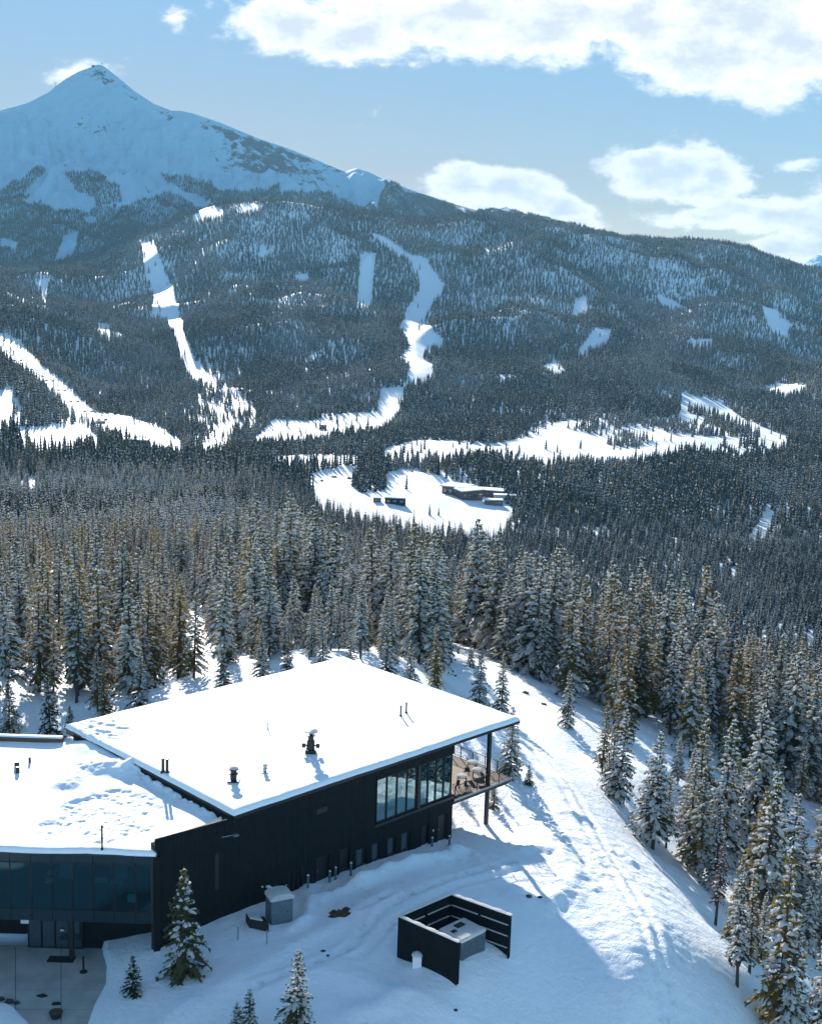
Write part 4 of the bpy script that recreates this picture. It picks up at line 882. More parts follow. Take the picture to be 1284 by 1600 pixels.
# ---- where the forest grows, read from the photograph as pixel outlines of the ground
def project_ground(X, Y, Z): return proj(X, Y, Z)
RUNS = [[(260, 494), (285, 494), (288, 514), (264, 512)], [(655, 505), (668, 505), (690, 532), (655, 530)], [(640, 500), (664, 500), (664, 520), (630, 520)],
        [(220, 378), (241, 378), (259, 430), (272, 455), (283, 497), (266, 502), (236, 497), (240, 460), (228, 430)],
        [(266, 503), (284, 508), (303, 560), (337, 595), (347, 650), (310, 650), (308, 610), (283, 560)], [(348, 602), (372, 614), (402, 645), (370, 645)],
        [(575, 364), (600, 370), (640, 398), (662, 403), (693, 445), (690, 462), (666, 492), (660, 514), (624, 514), (638, 480), (655, 455), (653, 430), (640, 410), (600, 386)],
        [(562, 398), (588, 396), (583, 440), (581, 482), (557, 482), (563, 430)],
        [(624, 514), (662, 512), (693, 530), (692, 547), (657, 557), (677, 570), (674, 597), (632, 607), (640, 570), (625, 560), (640, 540)],
        [(596, 607), (634, 605), (622, 650), (602, 676), (560, 676), (588, 650)],
        [(395, 690), (430, 655), (485, 658), (545, 645), (605, 645), (602, 676), (500, 690), (400, 700)],
        [(478, 742), (545, 728), (600, 738), (640, 733), (700, 748), (770, 768), (805, 800), (775, 850), (640, 835), (560, 815), (500, 800), (484, 770)],
        [(135, 643), (200, 650), (250, 668), (283, 690), (283, 712), (240, 705), (200, 695), (150, 680)], [(30, 670), (130, 662), (160, 690), (130, 706), (60, 706), (30, 690)],
        [(-20, 515), (25, 530), (75, 578), (130, 625), (158, 655), (110, 645), (60, 600), (-20, 545)], [(-20, 605), (20, 612), (40, 645), (28, 672), (-20, 672)],
        [(150, 505), (172, 507), (174, 538), (160, 530)], [(48, 440), (82, 434), (72, 462)], [(62, 460), (74, 458), (72, 484)], [(180, 520), (190, 520), (190, 532), (180, 532)],
        [(316, 700), (345, 660), (367, 665), (358, 700), (340, 712), (316, 712)], [(410, 725), (440, 712), (560, 712), (560, 722), (440, 732)],
        [(770, 694), (830, 682), (880, 655), (930, 663), (1000, 670), (1066, 688), (1090, 706), (1010, 728), (820, 728), (765, 716)],
        [(985, 650), (1060, 655), (1066, 612), (1130, 632), (1165, 658), (1228, 682), (1230, 708), (1150, 722), (1090, 716), (1030, 680)],
        [(1170, 612), (1210, 600), (1262, 602), (1230, 624)], [(898, 556), (930, 512), (957, 515), (950, 538), (905, 558)], [(843, 574), (870, 563), (887, 586), (870, 592)], [(775, 590), (805, 586), (805, 596), (775, 598)],
        [(1188, 478), (1215, 485), (1237, 510), (1226, 530), (1200, 514)], [(1020, 462), (1050, 468), (1078, 487), (1040, 487)], [(1062, 396), (1104, 402), (1096, 410)], [(1010, 384), (1038, 388), (1036, 393)], [(1070, 532), (1112, 530), (1112, 542), (1075, 542)], [(898, 466), (916, 464), (914, 492), (893, 502)],
        [(600, 702), (650, 688), (700, 688), (772, 694), (776, 716), (700, 721), (600, 720)], [(303, 322), (345, 324), (350, 338), (300, 348)], [(285, 340), (300, 335), (290, 352)],
        [(1165, 845), (1195, 800), (1218, 800), (1192, 850)], [(45, 745), (58, 745), (56, 785), (44, 780)], [(1100, 460), (1120, 462), (1112, 470)], [(360, 328), (395, 318), (420, 322), (380, 336)], [(90, 385), (100, 385), (98, 395), (86, 398)], [(400, 400), (412, 386), (420, 396), (410, 408)], [(455, 430), (480, 428), (482, 445), (470, 448)]]
ISL = [[(545, 760), (575, 722), (604, 730), (602, 768), (570, 772)]]
SPARSE = [[(870, 640), (1060, 655), (1066, 705), (900, 690), (780, 700)], [(1070, 615), (1225, 685), (1160, 700), (1060, 690)], [(100, 600), (160, 660), (90, 690)], [(300, 640), (400, 640), (400, 700), (300, 700)], [(320, 560), (400, 640), (340, 640)]]
CLUMPY = [[(860, 640), (1000, 648), (1080, 690), (990, 700), (900, 690), (850, 676)], [(985, 650), (1080, 640), (1228, 690), (1150, 715), (1060, 690)], [(300, 600), (400, 620), (400, 700), (300, 700)]]
GAPS_NEAR = [[(480, 925), (520, 900), (550, 935), (590, 985), (570, 1012), (520, 1005), (490, 985)], [(285, 955), (310, 950), (335, 1030), (330, 1060), (300, 1050)], [(215, 985), (240, 975), (255, 1030), (225, 1040)], [(360, 985), (385, 975), (380, 1050), (362, 1040)], [(75, 965), (95, 950), (105, 985), (85, 1000)],
             [(1000, 1140), (1040, 1160), (1120, 1240), (1100, 1260), (1020, 1190)], [(1110, 1215), (1180, 1220), (1284, 1310), (1284, 1365), (1200, 1300), (1130, 1260)], [(1180, 1345), (1284, 1405), (1284, 1425), (1200, 1385)], [(600, 960), (625, 955), (640, 990), (610, 1000)]]
FOREST_NEAR = [[(-160, 1105), (60, 1098), (120, 1108), (170, 1120), (215, 1100), (250, 1078), (330, 1060), (480, 1045), (560, 1050), (640, 1075), (685, 1080), (690, 1045), (672, 1000), (700, 1000), (745, 1022), (800, 1052), (862, 1085), (900, 1108), (960, 1140), (1000, 1185), (1050, 1215), (1060, 1265),
                (1000, 1235), (985, 1290), (1030, 1345), (1090, 1400), (1120, 1452), (1150, 1545), (1185, 1640), (1500, 1900), (1700, 1200), (1500, 800), (-200, 800)]]
def dens_mask(X, Y, r):
    Z = ground(X, Y, False); px, py = proj(X, Y, Z); keep = np.ones(X.shape, bool)
    far = Y > 330
    cl = np.zeros(X.shape, bool)
    for pl in RUNS: cl |= inpoly(px, py, pl)
    for pl in ISL: cl &= ~inpoly(px, py, pl)
    inside_run = cl & far & (np.abs(px - 642) < 760)
    keep &= ~(inside_run & (r.random(X.shape) > .012))
    for pl in SPARSE: keep &= ~(inpoly(px, py, pl) & far & (r.random(X.shape) < .72))
    clump = fbm(X / 28, Y / 60, 191, 3) + .35 * (r.random(X.shape) - .5)
    for pl in CLUMPY: keep |= inpoly(px, py, pl) & far & (clump > .14) & (r.random(X.shape) < .8)
    nr = Y <= 330
    nf_ = np.zeros(X.shape, bool)
    for pl in FOREST_NEAR: nf_ |= inpoly(px, py, pl)
    nf_ |= (Y > 175) & (px < 690) | (Y > 215)
    nf_ |= (px > 1284) & (X > 26)
    g = np.zeros(X.shape, bool)
    for pl in GAPS_NEAR: g |= inpoly(px, py, pl)
    keep &= ~(nr & (~nf_ | (g & (r.random(X.shape) > .06))))
    return keep, Z, px, py
def scatter(Y0, Y1, sp, seed, umin=-.40, umax=.42):
    r = np.random.default_rng(seed); ys = np.arange(Y0, Y1, sp * .92); xs_, ys_ = [], []
    for y in ys:
        x = np.arange(umin * y, umax * y, sp); xs_.append(x + r.uniform(-.48, .48, len(x)) * sp); ys_.append(y + r.uniform(-.48, .48, len(x)) * sp)
    return np.concatenate(xs_), np.concatenate(ys_), r
pts = []   # X, Y, Z, scale, variant
allnear = []
NN, NM = len(near_merged), len(mid_models)
for (Y0, Y1, sp, seed, lod, um) in ((84, 170, 4.3, 1, 0, .62), (170, 330, 4.3, 2, 0, .44), (330, 800, 4.1, 3, 1, .40), (800, 1500, 4.7, 4, 2, .39), (1500, 2300, 5.3, 5, 2, .38), (2300, 3700, 6.4, 6, 2, .38)):
    X, Y, r = scatter(Y0, Y1, sp, seed, umin=-.40, umax=um); keep, Z, px, py = dens_mask(X, Y, r)
    cl = fbm(X / (9 if lod == 0 else 55), Y / (9 if lod == 0 else 55), 131, 4)
    keep &= r.random(X.shape) < np.clip(.90 + cl * (1.6 if lod == 0 else .7), .10, 1)
    X, Y, Z, px, py, cl = X[keep], Y[keep], Z[keep], px[keep], py[keep], cl[keep]; n = len(X)
    if lod == 0:
        warm = fbm(X / 14 + 3, Y / 14, 141, 2) + r.uniform(-.5, .5, n) + .35 * np.exp(-((px - 60) / 130) ** 2) + .12 * (px > 850)
        var = np.where(warm > .30, r.choice([3, 4, 10, 3], n), r.choice([0, 1, 2, 5, 5, 6, 8, 11, 1], n)); var = np.where(r.random(n) < .012, 9, var)
        s_ = (.55 + .68 * r.random(n) ** .8) * np.where(r.random(n) < .15, .62, 1.0) * (1 + .18 * fbm(X / 22, Y / 22, 201, 2)) * (1 - .35 * ((px > 440) & (px < 640) & (Y < 185))); s_ = s_ * (1 + .34 * sstep(Y, 140, 185) * sstep(px, 250, 420) * (1 - .6 * (px > 1130)))
        allnear += list(zip(X, Y, Z, s_, var))
    else:
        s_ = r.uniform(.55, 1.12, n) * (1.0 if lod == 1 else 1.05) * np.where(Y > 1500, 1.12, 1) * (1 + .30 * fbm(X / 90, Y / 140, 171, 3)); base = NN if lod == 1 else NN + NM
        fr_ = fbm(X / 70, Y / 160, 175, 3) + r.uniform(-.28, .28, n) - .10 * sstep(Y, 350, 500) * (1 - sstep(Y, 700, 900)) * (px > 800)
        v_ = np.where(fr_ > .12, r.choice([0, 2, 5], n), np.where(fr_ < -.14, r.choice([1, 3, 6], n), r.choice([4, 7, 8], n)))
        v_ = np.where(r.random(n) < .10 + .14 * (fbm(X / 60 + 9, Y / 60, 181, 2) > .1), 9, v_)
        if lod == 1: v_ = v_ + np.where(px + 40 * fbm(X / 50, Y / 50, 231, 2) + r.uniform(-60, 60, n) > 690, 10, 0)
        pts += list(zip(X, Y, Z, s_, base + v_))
# mountain foot and slopes
r = np.random.default_rng(9); mm = (mT > .02) & (mT < .75)
X, Y, r = scatter(3250, 4980, 5.3, 12, umax=.16); 
TT = (Y - 3150) / 1850; pxm = 642 + (X / Y) * F_PX / math.cos(PITCH)  # close enough for table look-up
iu = np.clip(((pxm + 260) / 1360 * 379), 0, 378); 
# exact look-up on the mountain grid by u and T
ucol = mX[:, 0] / mY[:, 0]; fi = np.interp(X / Y, ucol, np.arange(380)); i0 = np.clip(fi.astype(int), 0, 378); fa = fi - i0; fj = np.clip(TT, 0, .999) * 209; j0 = fj.astype(int); fb = fj - j0
ZM = (mZ[i0, j0] * (1 - fa) + mZ[i0 + 1, j0] * fa) * (1 - fb) + (mZ[i0, j0 + 1] * (1 - fa) + mZ[i0 + 1, j0 + 1] * fa) * fb
gzm = ground(X, Y, False); ZM = np.maximum(ZM, gzm); px, py = proj(X, Y, ZM)
MF = [[(-60, 345), (0, 330), (35, 318), (60, 318), (85, 332), (130, 335), (150, 318), (200, 322), (215, 312), (262, 302), (300, 318), (320, 335), (320, 480), (-60, 480)],
      [(100, 264), (150, 268), (185, 292), (192, 315), (150, 318), (128, 300), (105, 280)], [(250, 272), (330, 282), (345, 300), (410, 292), (480, 300), (520, 305), (600, 330), (640, 345), (300, 345), (340, 318), (300, 300), (262, 288)],
      [(600, 285), (690, 318), (740, 338), (620, 345), (590, 330)], [(750, 328), (800, 334), (880, 352), (880, 370), (740, 350)], [(0, 300), (60, 262), (70, 268), (30, 325), (0, 330)]]
k_ = np.zeros(X.shape, bool)
for pl in MF: k_ |= inpoly(px + 8 * fbm(X / 60, Y / 60, 151, 3), py + 10 * fbm(X / 50, Y / 90, 155, 3), pl)
for pl in ([(130, 340), (150, 340), (150, 350), (135, 350)], [(100, 370), (125, 360), (115, 400), (85, 410)], [(5, 372), (30, 380), (25, 392), (0, 388)]): k_ &= ~inpoly(px, py, pl)
k_ &= r.random(X.shape) < .9
n = int(k_.sum()); pts += list(zip(X[k_], Y[k_], ZM[k_], r.uniform(.7, 1.2, n), NN + NM + r.choice([1, 3, 6, 8], n)))

# ---- single trees that stand out: base px, base py, base z guess, top py, kind, label
SINGLES = [(290, 1522, -.2, 1352, 7, 'dark full spruce with little snow in front of the black wall corner'), (207, 1553, -.8, 1494, 7, 'knee high snowy little spruce on the bank beside the concrete patio'),
    (462, 1622, -.3, 1482, 0, 'slender snowy spruce standing alone at the bottom edge in the shaded yard'), (388, 1622, -.3, 1546, 2, 'small snow plastered fir at the bottom edge, right one of the close pair'), (371, 1625, -.3, 1563, 2, 'small fir at the bottom edge, left one of the close pair'),
    (80, 1160, -1.3, 1055, 7, 'dark green spruce left of the roof corner, in front of the golden pines'), (15, 1145, -1.2, 1062, 2, 'bluish frosted spruce at the left edge behind the pale roof screen'), (22, 1172, -1.2, 1128, 7, 'small dark fir tight behind the pale roof screen at the left edge'),
    (219, 1107, -3, 1018, 0, 'dark spruce close behind the left half of the white roof, fourth from the left edge'), (165, 1122, -2.6, 1040, 10, 'olive pine behind the left roof corner, between the two dark spruces'), (110, 1136, -2, 1103, 7, 'tiny dark fir on the snow left of the roof corner'),
    (748, 1108, -4, 1010, 0, 'evenly layered spruce on the slope right behind the roof edge'), (783, 1128, -4, 1022, 3, 'golden topped pine right of the evenly layered spruce on the slope'), (797, 1212, -2.5, 1104, 2, 'spruce just behind the right tip of the roof, beside the deck'),
    (886, 1136, -4.5, 1047, 0, 'lone narrow spruce below the pine stand, on the open slope right of the lodge'), (771, 1262, -1.2, 1226, 7, 'small dark fir half hidden under the lodge deck'), (826, 1226, -1.6, 1195, 7, 'tiny lone fir on the bright snow right of the deck'),
    (940, 1205, -5, 1094, 10, 'golden olive pine at the edge of the ski track, left of a snowy clump'), (966, 1252, -5, 1108, 11, 'broad snow loaded spruce clump on the crest right of the ski track'), (735, 1042, -5, 1008, 2, 'snow covered sapling at the left foot of the pine stand, left of the layered spruce'),
    (955, 1240, -5, 1130, 0, 'spruce pressed against the left side of the broad snow loaded clump'), (1117, 1446, -6, 1318, 9, 'thin tree with a rusty red top and bare stem on the right slope'), (1139, 1503, -5, 1330, 4, 'bare stemmed golden pine, second in the row at the lower right'),
    (1151, 1541, -5, 1365, 6, 'bare stemmed pine whose foot is lowest in the row at the lower right'), (1170, 1520, -5.8, 1362, 4, 'bare stemmed golden pine right of the pine with the lowest foot'), (1212, 1620, -5, 1325, 3, 'tall golden topped spruce with heavy snow at the lower right'),
    (1228, 1650, -5.5, 1450, 11, 'snow heavy spruce in the lower right corner, in front of the tall golden topped one'), (1251, 1528, -9.5, 1350, 6, 'dark bluish pine with a bare foot behind the tall golden topped spruce'), (1278, 1655, -7, 1445, 1, 'spruce cut by the right edge at the lower right corner'),
    (1013, 1300, -7, 1212, 0, 'dark slim spruce at the crest, first of the right stand below the snowy clump'), (1040, 1325, -7, 1205, 6, 'snowy pine second from the left in the stand on the right crest'), (1072, 1352, -7.5, 1180, 1, 'tall snowy spruce third from the left in the stand on the right crest'),
    (1093, 1372, -7.5, 1195, 3, 'golden topped pine fourth from the left in the stand on the right crest'), (582, 985, -12, 842, 0, 'very dark tall spruce rising above the forest right behind the roof peak'), (678, 1082, -4.5, 975, 10, 'golden pine touching the roof edge from behind, right of the roof peak'),
    (350, 1085, -3.5, 1012, 2, 'frosted fir peeking over the far roof edge, left of the roof peak'), (412, 1070, -4, 985, 0, 'spruce right behind the far roof edge, halfway to the peak'), (448, 1062, -4.5, 996, 10, 'olive pine right behind the far roof edge, just left of the peak'),
    (505, 1062, -5, 968, 1, 'snowy spruce directly behind the peak of the roof'), (548, 1070, -5, 985, 11, 'snow loaded fir just right of the roof peak, behind the edge'), (602, 1078, -5, 972, 0, 'dark spruce behind the roof edge, halfway from the peak to the golden pine'), (640, 1085, -5, 1000, 2, 'small frosted fir behind the roof edge, left of the golden pine'),
    (120, 1098, -2.6, 930, 4, 'tall dark golden lodgepole rising behind the left roof corner')]
def place_tree(kind, X, Y, Z, s_, rz, lab, group=None, sx=1.0, name='pine_tree'):
    cr_, sn_, tr_, H = models[kind]
    e = bpy.data.objects.new(name, None); COL.objects.link(e); e.location = (X, Y, Z); e.rotation_euler = (math.sin(X * 7.3) * .035, math.cos(Y * 5.1) * .035, rz); e.scale = (s_ * sx, s_ * sx, s_); e.empty_display_size = .2
    tag(e, lab, 'tree', group or 'conifers round the lodge')
    for nm, me in (('crown', cr_), ('branch_snow', sn_), ('trunk', tr_)):
        o = bpy.data.objects.new(nm, me); COL.objects.link(o); o.parent = e
        if nm == 'branch_snow': o['kind'] = 'stuff'
    return e
occupied = []
rr_ = random.Random(77)
for (px, py, zg, ty, kd, lab) in SINGLES:
    z = zg
    for _ in range(12):
        q = P(px, py, z); z = .5 * z + .5 * gz_at(q[0], q[1])
    q = P(px, py, z); d = ray(px, ty); t = q[1] / d[1]; Hh = CH + d[2] * t - z
    s_ = Hh / models[kd][3]; sx = 1.0
    if s_ < .62: sx = min(1.6, .8 / max(s_, .3)) ** .6
    place_tree(kd, q[0], q[1], z, s_, rr_.random() * 6.28, lab, None, sx); occupied.append((q[0], q[1], max(.9, 1.3 * s_)))
rr2 = [t for t in allnear if all((t[0] - ox) ** 2 + (t[1] - oy) ** 2 > (orr + .6) ** 2 for ox, oy, orr in occupied)]
# keep pines off the buildings and the deck
def clear_of_buildings(x, y):
    v = np.array([x, y]) - A0[:2]; s_ = v @ E1; d_ = v @ E2
    if -2 < s_ < RL + 1.2 and -2 < d_ < RD + 1.5: return False
    if x < -10 and 76 < y < 101.5: return False
    return y > 84
rr2 = [t for t in rr2 if clear_of_buildings(t[0], t[1])]
def size_on_screen(t):
    px, py = proj(t[0], t[1], t[2] + 5); return t[3] * models[int(t[4])][3] / t[1] if -30 < px < 1314 and py < 1700 else 0
def capped(t):
    x, y, z, s_, k = t; v = np.array([x, y]) - A0[:2]; d_ = v @ E2; s0 = v @ E1
    if -12 < s0 < 40 and d_ > 20:
        top = 7.4 + .33 * max(0, d_ - 22) ; s_ = min(s_, max(.35, (top - z) / models[int(k)][3]))
    return (x, y, z, s_, k)
rr2 = [capped(t) for t in rr2]
rr2.sort(key=size_on_screen, reverse=True)
NIND = 300 - len(SINGLES)
indiv, rest = rr2[:NIND], rr2[NIND:]
colour_w = {0: 'full green', 1: 'tall snow laden', 2: 'broad frosted', 3: 'golden', 4: 'golden bare stemmed', 5: 'tall dark', 6: 'bare stemmed snowy', 7: 'dark', 8: 'wide snow loaded', 9: 'rusty red', 10: 'olive gold', 11: 'heavily snowed'}
ORD = ['leftmost', 'second', 'third', 'fourth', 'fifth', 'sixth', 'seventh', 'eighth', 'ninth', 'tenth', 'eleventh', 'twelfth', 'thirteenth', 'fourteenth', 'fifteenth', 'sixteenth', 'seventeenth', 'eighteenth', 'nineteenth', 'twentieth']
zoned = {}
for t in indiv:
    px, py = proj(t[0], t[1], t[2]); k = int(t[4])
    if px < 250: zone = ('near ' if t[1] < 150 else 'deep ') + 'behind the left roof corner'
    elif px < 480: zone = ('close' if t[1] < 165 else 'farther') + ' behind the left roof half'
    elif px < 700: zone = ('close' if t[1] < 175 else 'farther') + ' behind the roof peak'
    elif px < 900: zone = 'in the dark stand above the track'
    elif px < 1080: zone = ('in front' if t[1] < 150 else 'farther back') + ' right of the track'
    elif py < 1250: zone = 'high in the right edge forest'
    else: zone = 'on the steep lower right slope'
    sz = 'small ' if t[3] < .68 else ('' if t[3] < 1.0 else 'large ')
    zoned.setdefault((sz + colour_w[k], zone), []).append((px, t))
for (look, zone), lst in zoned.items():
    lst.sort(key=lambda a: a[0])
    for n_, (px, t) in enumerate(lst):
        if len(lst) == 1: lab, gr = look + ' conifer ' + zone, None
        else: lab, gr = (ORD[n_] + (' of the ' if n_ == 0 else ' from left of the ') + look + ' conifers ' + zone if n_ < 20 else look + ' conifer ' + zone), look + ' conifers ' + zone
        if len(lab.split()) > 16: lab = lab.replace(' of the ', ' of ').replace('bare stemmed', 'bare').replace('behind the ', 'behind ').replace('tall snow laden', 'snow laden').replace('on the ', 'on ')
        place_tree(int(t[4]), t[0], t[1], t[2], t[3], rr_.random() * 6.28, lab, gr, 1.12)
pts += rest
print('trees', len(pts), 'indiv', len(indiv), 'near total', len(allnear))

# ---- the rest of the forest: one object of instanced conifers
mcol = bpy.data.collections.new('conifer_models')
for i, me in enumerate(near_merged + mid_models + far_models):
    me.name = 'pine_model'; o = bpy.data.objects.new('pine_model.%03d' % i, me); mcol.objects.link(o)
arr = np.array(pts, float); me = bpy.data.meshes.new('conifer_forest'); me.vertices.add(len(arr)); me.vertices.foreach_set('co', arr[:, :3].ravel())
rg = np.random.default_rng(4)
for nm, ty, val in (('tree_scale', 'FLOAT', arr[:, 3]), ('tree_kind', 'INT', arr[:, 4].astype(np.int32)), ('tree_turn', 'FLOAT', rg.uniform(0, 6.28, len(arr)))):
    at = me.attributes.new(nm, ty, 'POINT'); at.data.foreach_set('value', val.astype(np.int32 if ty == 'INT' else np.float32))
fo = bpy.data.objects.new('conifer_forest', me); COL.objects.link(fo); tag(fo, 'endless snow dusted conifer forest covering valley and mountainside', kind='stuff')
ng = bpy.data.node_groups.new('forest', 'GeometryNodeTree'); ng.interface.new_socket('Geometry', in_out='INPUT', socket_type='NodeSocketGeometry'); ng.interface.new_socket('Geometry', in_out='OUTPUT', socket_type='NodeSocketGeometry')
N = ng.nodes.new; L = ng.links.new; gi = N('NodeGroupInput'); go = N('NodeGroupOutput'); ip = N('GeometryNodeInstanceOnPoints'); ci = N('GeometryNodeCollectionInfo'); mp = N('GeometryNodeMeshToPoints')
ci.inputs[0].default_value = mcol; ci.inputs['Separate Children'].default_value = True; ci.inputs['Reset Children'].default_value = True; ip.inputs['Pick Instance'].default_value = True
def na(nm, ty):
    n = N('GeometryNodeInputNamedAttribute'); n.data_type = ty; n.inputs[0].default_value = nm; return n.outputs[0]
cx = N('ShaderNodeCombineXYZ'); L(na('tree_turn', 'FLOAT'), cx.inputs[2])
L(gi.outputs[0], mp.inputs[0]); L(mp.outputs[0], ip.inputs['Points']); L(ci.outputs[0], ip.inputs['Instance']); L(na('tree_kind', 'INT'), ip.inputs['Instance Index']); L(cx.outputs[0], ip.inputs['Rotation'])
cs = N('ShaderNodeCombineXYZ'); ts = na('tree_scale', 'FLOAT')
for i in range(3): L(ts, cs.inputs[i])
L(cs.outputs[0], ip.inputs['Scale']); L(ip.outputs[0], go.inputs[0])
fo.modifiers.new('forest', 'NODES').node_group = ng

# ------------------------------------------------------------------ valley buildings and ski lift
def ground_hit(px, py, Y0=300, Y1=3400):
    ys = np.exp(np.linspace(math.log(Y0), math.log(Y1), 900)); d = ray(px, py); X = d[0] / d[1] * ys; Zr = CH + d[2] / d[1] * ys; g = ground(X, ys, False)
    k = np.argmax(Zr < g); return np.array([X[k], ys[k], g[k]])
def house(q, yaw, wx, wy, h, lab, name='lodge_house', cat='building', slope=0.0, wall='brown', windows=5, over=1.2, group=None):
    t = thing(name, q, lab, cat, group); c, s_ = math.cos(yaw), math.sin(yaw); fr = lambda a, b, z: (q[0] + a * c - b * s_, q[1] + a * s_ + b * c, q[2] + z)
    wl = MB().box(0, wx, 0, wy, -4, h, fr).build('wall', M[wall], t)
    ro_ = MB(); o = over; ro_.hexa([fr(-o, -o, h), fr(wx + o, -o, h + slope), fr(wx + o, wy + o, h + slope), fr(-o, wy + o, h), fr(-o, -o, h + .4), fr(wx + o, -o, h + .4 + slope), fr(wx + o, wy + o, h + .4 + slope), fr(-o, wy + o, h + .4)]); rf = ro_.build('roof', M['fascia'], t)
    sn_ = MB(); sn_.hexa([fr(-o, -o, h + .402), fr(wx + o, -o, h + .402 + slope), fr(wx + o, wy + o, h + .402 + slope), fr(-o, wy + o, h + .402), fr(-o + .2, -o + .2, h + 1.0), fr(wx + o - .2, -o + .2, h + 1.0 + slope), fr(wx + o - .2, wy + o - .2, h + 1.0 + slope), fr(-o + .2, wy + o - .2, h + 1.0)]); sn_.build('snow_cover', M['roofsnow'], rf)
    for i in range(windows):
        a = wx * (i + .25) / windows; MB().box(a, a + wx * .5 / windows, -.12, -.02, h * .25, h * .7, fr).build('window', M['smallglass'], t)
    return t
q = P(722, 776, -103); g = ground_hit(722, 779); yv = rad(-38)
def HH(px, py, *a, **k): house(ground_hit(px, py), *a, **k)
HH(690, 771, rad(-24), 17, 14, 5.0, 'flat roofed dark timber lodge in the snowy valley bowl, left end', windows=4)
HH(722, 781, rad(22), 15, 12, 5.2, 'lodge wing with sloping white roof in the valley bowl, middle of the group', windows=4, slope=.8)
HH(748, 775, rad(-12), 16, 9, 3.8, 'long low lodge wing at the right end of the valley bowl group', windows=4)
HH(757, 789, rad(2), 12, 5, 2.6, 'tan low shed in front of the valley lodge group', name='shed', windows=2, wall='wood', over=.4)
HH(772, 783, rad(0), 15, 5, 3.6, 'pale railed terrace building at the far right of the valley lodge group', name='shed', wall='pale', windows=5, over=.4)
HH(601, 787, rad(-6), 13, 4, 3.2, 'long black container like shed on the snow left of the valley lodge', name='shed', wall='clad', windows=3, over=.2)
HH(583, 785, rad(0), 5, 3, 2.2, 'small reddish shed touching the long black shed in the bowl', name='shed', windows=1, over=.1)
HH(500, 671, rad(10), 7, 6, 4.0, 'small lift hut on the bright run in the valley centre', name='hut', windows=2, over=.5)
HH(180, 694, rad(-4), 26, 10, 3.6, 'long low base lodge below the chairlift at the left', windows=6)
HH(329, 712, rad(0), 6, 5, 2.8, 'small dark hut beside the road left of centre in the valley', name='hut', windows=1, over=.4)
for px, py, s_, lab in ((522, 746, 2.2, 'brown machine heap at the upper left of the valley bowl'), (545, 748, 1.8, 'second brown heap right of the first in the valley bowl'), (503, 752, 1.4, 'dark scrap heap lowest at the left of the valley bowl'), (488, 744, 1.3, 'small brown heap at the left rim of the valley bowl')):
    q = ground_hit(px, py); rock(q + np.array([0, 0, .3]), s_, lab, 'brown', 'soil_heap', 'heap', flat=.5)

# chairlift: towers on the ground, cables sagging between them
def lift_tower(q, h, lab, nm='lift_tower'):
    t = thing(nm, q, lab, 'lift tower', 'towers of the chairlift at the left'); x, y, z = q
    MB().lathe(q, [(.55, -1), (.5, h * .5), (.35, h)], 10).build('mast', M['steel'], t)
    MB().box(x - 3.6, x + 3.6, y - .2, y + .2, z + h, z + h + .45).build('crossarm', M['steel'], t)
    for sx in (-1, 1):
        s_ = MB(); s_.box(x + sx * 3.4 - .25, x + sx * 3.4 + .25, y - 1.6, y + 1.6, z + h - .5, z + h - .05); s_.build('sheave_train', M['steel'], t)
    return np.array([x, y, z + h - .1])
tp = []
for px, py, lab in ((-34, 532, 'chairlift tower cut by the left edge, uppermost of the row'), (17, 568, 'chairlift tower at the upper left, first inside the picture'), (84, 612, 'chairlift tower in the middle of the left run, behind dark spruces'), (168, 676, 'lowest chairlift tower, standing on the bright snow beside the base lodge')):
    q = ground_hit(px, py, 700); tp.append(lift_tower(q, 13.0, lab))
tq = ground_hit(150, 668, 700)
cable_pts = []
for sx in (-1, 1):
    pl_ = []
    for i in range(len(tp) - 1):
        for k in range(12):
            t = k / 12; p_ = tp[i] * (1 - t) + tp[i + 1] * t; p_[2] -= 4 * 4.0 * t * (1 - t); p_[0] += sx * 3.4; pl_.append(p_.copy())
    e = tp[-1].copy(); e[0] += sx * 3.4; pl_.append(e); cable_pts.append(pl_)
    tag(MB().tube(pl_, .3, 5).build('lift_cable', M['cable']), 'upper cable line of the left chairlift, on its far right side' if sx > 0 else 'lower cable line of the left chairlift, on its near left side', 'cable', 'cables of the chairlift')
def lift_chair(p_, lab):
    t = thing('lift_chair', p_, lab, 'lift chair', 'chairs hanging from the left chairlift'); x, y, z = p_
    MB().tube([(x, y, z), (x, y, z - 2.2)], .08, 4).build('hanger', M['steel'], t); MB().box(x - 1.7, x + 1.7, y - .35, y + .35, z - 3.5, z - 3.0).build('seat', M['rubber'], t)
    MB().box(x - 1.4, x + 1.4, y + .3, y + .4, z - 3.1, z - 2.2).build('backrest', M['rubber'], t); MB().box(x - 1.7, x + 1.7, y - .35, y + .35, z - 3.095, z - 2.95).build('snow', M['treesnow'], t)
ordn = ['first', 'second', 'third', 'fourth', 'fifth', 'sixth', 'seventh', 'eighth']
for c, (pl_, side) in enumerate(zip(cable_pts, ('lower', 'upper'))):
    for n_, i in enumerate(range(14, 36, 3)): lift_chair(pl_[i], ordn[n_] + ' chair from the left edge on the %s line of the chairlift' % side)
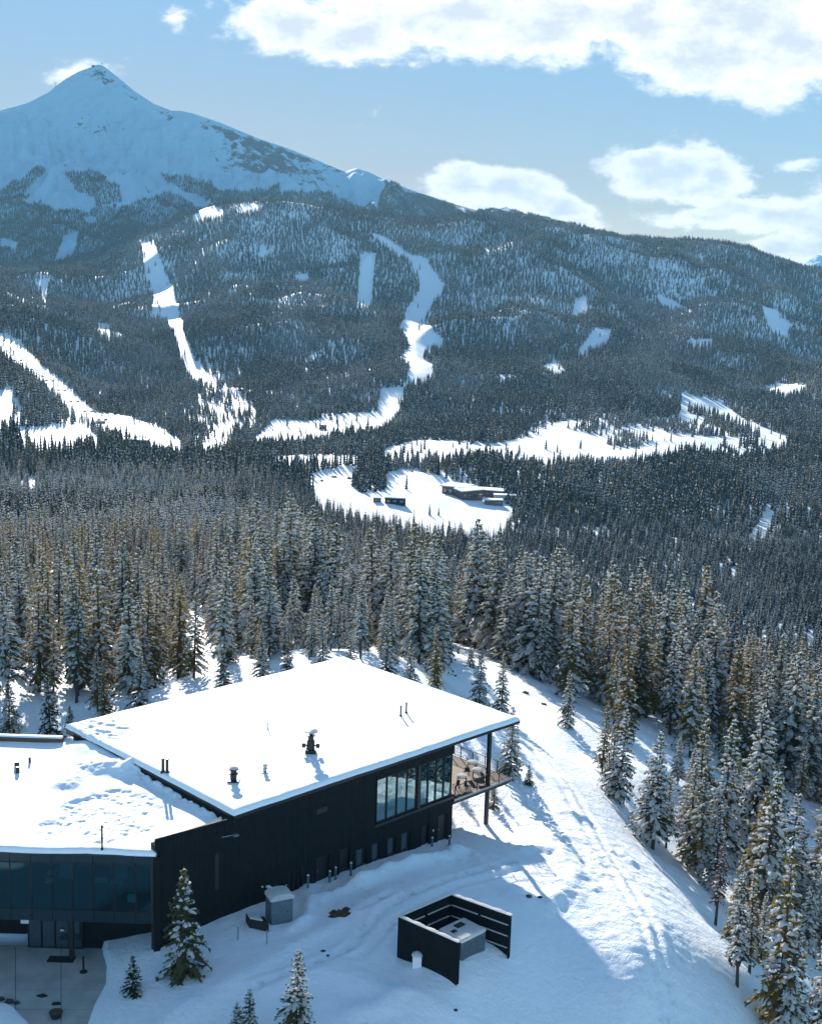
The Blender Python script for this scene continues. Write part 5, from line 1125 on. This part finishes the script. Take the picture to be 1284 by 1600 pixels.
# lift terminal by the lowest tower and the summit station
q = ground_hit(158, 668, 700); t = thing('lift_station', q, 'bottom station of the chairlift at the foot of the left run', 'lift station')
MB().box(q[0] - 4, q[0] + 4, q[1] - 3, q[1] + 3, q[2] + 3.5, q[2] + 6).build('hood', M['grey'], t); MB().box(q[0] - .8, q[0] + .8, q[1] - .8, q[1] + .8, q[2] - 1, q[2] + 3.5).build('mast', M['steel'], t); MB().box(q[0] - 4.1, q[0] + 4.1, q[1] - 3.1, q[1] + 3.1, q[2] + 6.002, q[2] + 6.7).build('snow_cap', M['treesnow'], t)
def summit(px, dy=0):
    d = ray(px, np.interp(px, [a for a, b in RIDGE], [b for a, b in RIDGE]) + dy); t = 5000 / d[1]; return np.array([d[0] * t, 5000, CH + d[2] * t])
q = summit(147, 1); t = thing('summit_station', q, 'dark tram station on the left shoulder of the mountain summit', 'station'); MB().box(q[0] - 7, q[0] + 5, q[1] - 4, q[1] + 4, q[2] - 4, q[2] + 5).build('hall', M['steel'], t); MB().box(q[0] - 7, q[0] + 2, q[1] - 4, q[1] + 4, q[2] + 5.002, q[2] + 6.5).build('snow_cap', M['treesnow'], t)
q = summit(160, 0); t = thing('summit_mast', q, 'small mast on the very top of the mountain', 'mast'); MB().tube([q - np.array([0, 0, 3]), q + np.array([0, 0, 9])], .9, 5).build('pole', M['steel'], t); MB().box(q[0] - 5, q[0] + 3, q[1] - 1, q[1] + 1, q[2] + 7, q[2] + 8.5).build('crossarm', M['steel'], t)
q = summit(87, 0); t = thing('tram_tower', q, 'thin tram tower on the left ridge below the summit', 'tower'); MB().tube([q - np.array([0, 0, 3]), q + np.array([0, 0, 14])], .8, 5).build('mast', M['steel'], t); MB().box(q[0] - 6, q[0] + 6, q[1] - 1, q[1] + 1, q[2] + 13, q[2] + 14.3).build('crossarm', M['steel'], t)

# ------------------------------------------------------------------ air
hb = MB(); hb.box(-7500, 7500, -900, 12000, -420, 1150)
hm = bpy.data.materials.new('pale_air'); hm.use_nodes = True; nt = hm.node_tree; nt.nodes.clear(); o = nt.nodes.new('ShaderNodeOutputMaterial'); v = nt.nodes.new('ShaderNodeVolumePrincipled')
v.inputs['Color'].default_value = (.38, .74, 1.0, 1); v.inputs['Density'].default_value = HAZE; v.inputs['Anisotropy'].default_value = 0.0; nt.links.new(v.outputs[0], o.inputs['Volume'])
hz = hb.build('haze', hm); tag(hz, 'thin bluish mountain air between the ridge and the peak', kind='stuff')
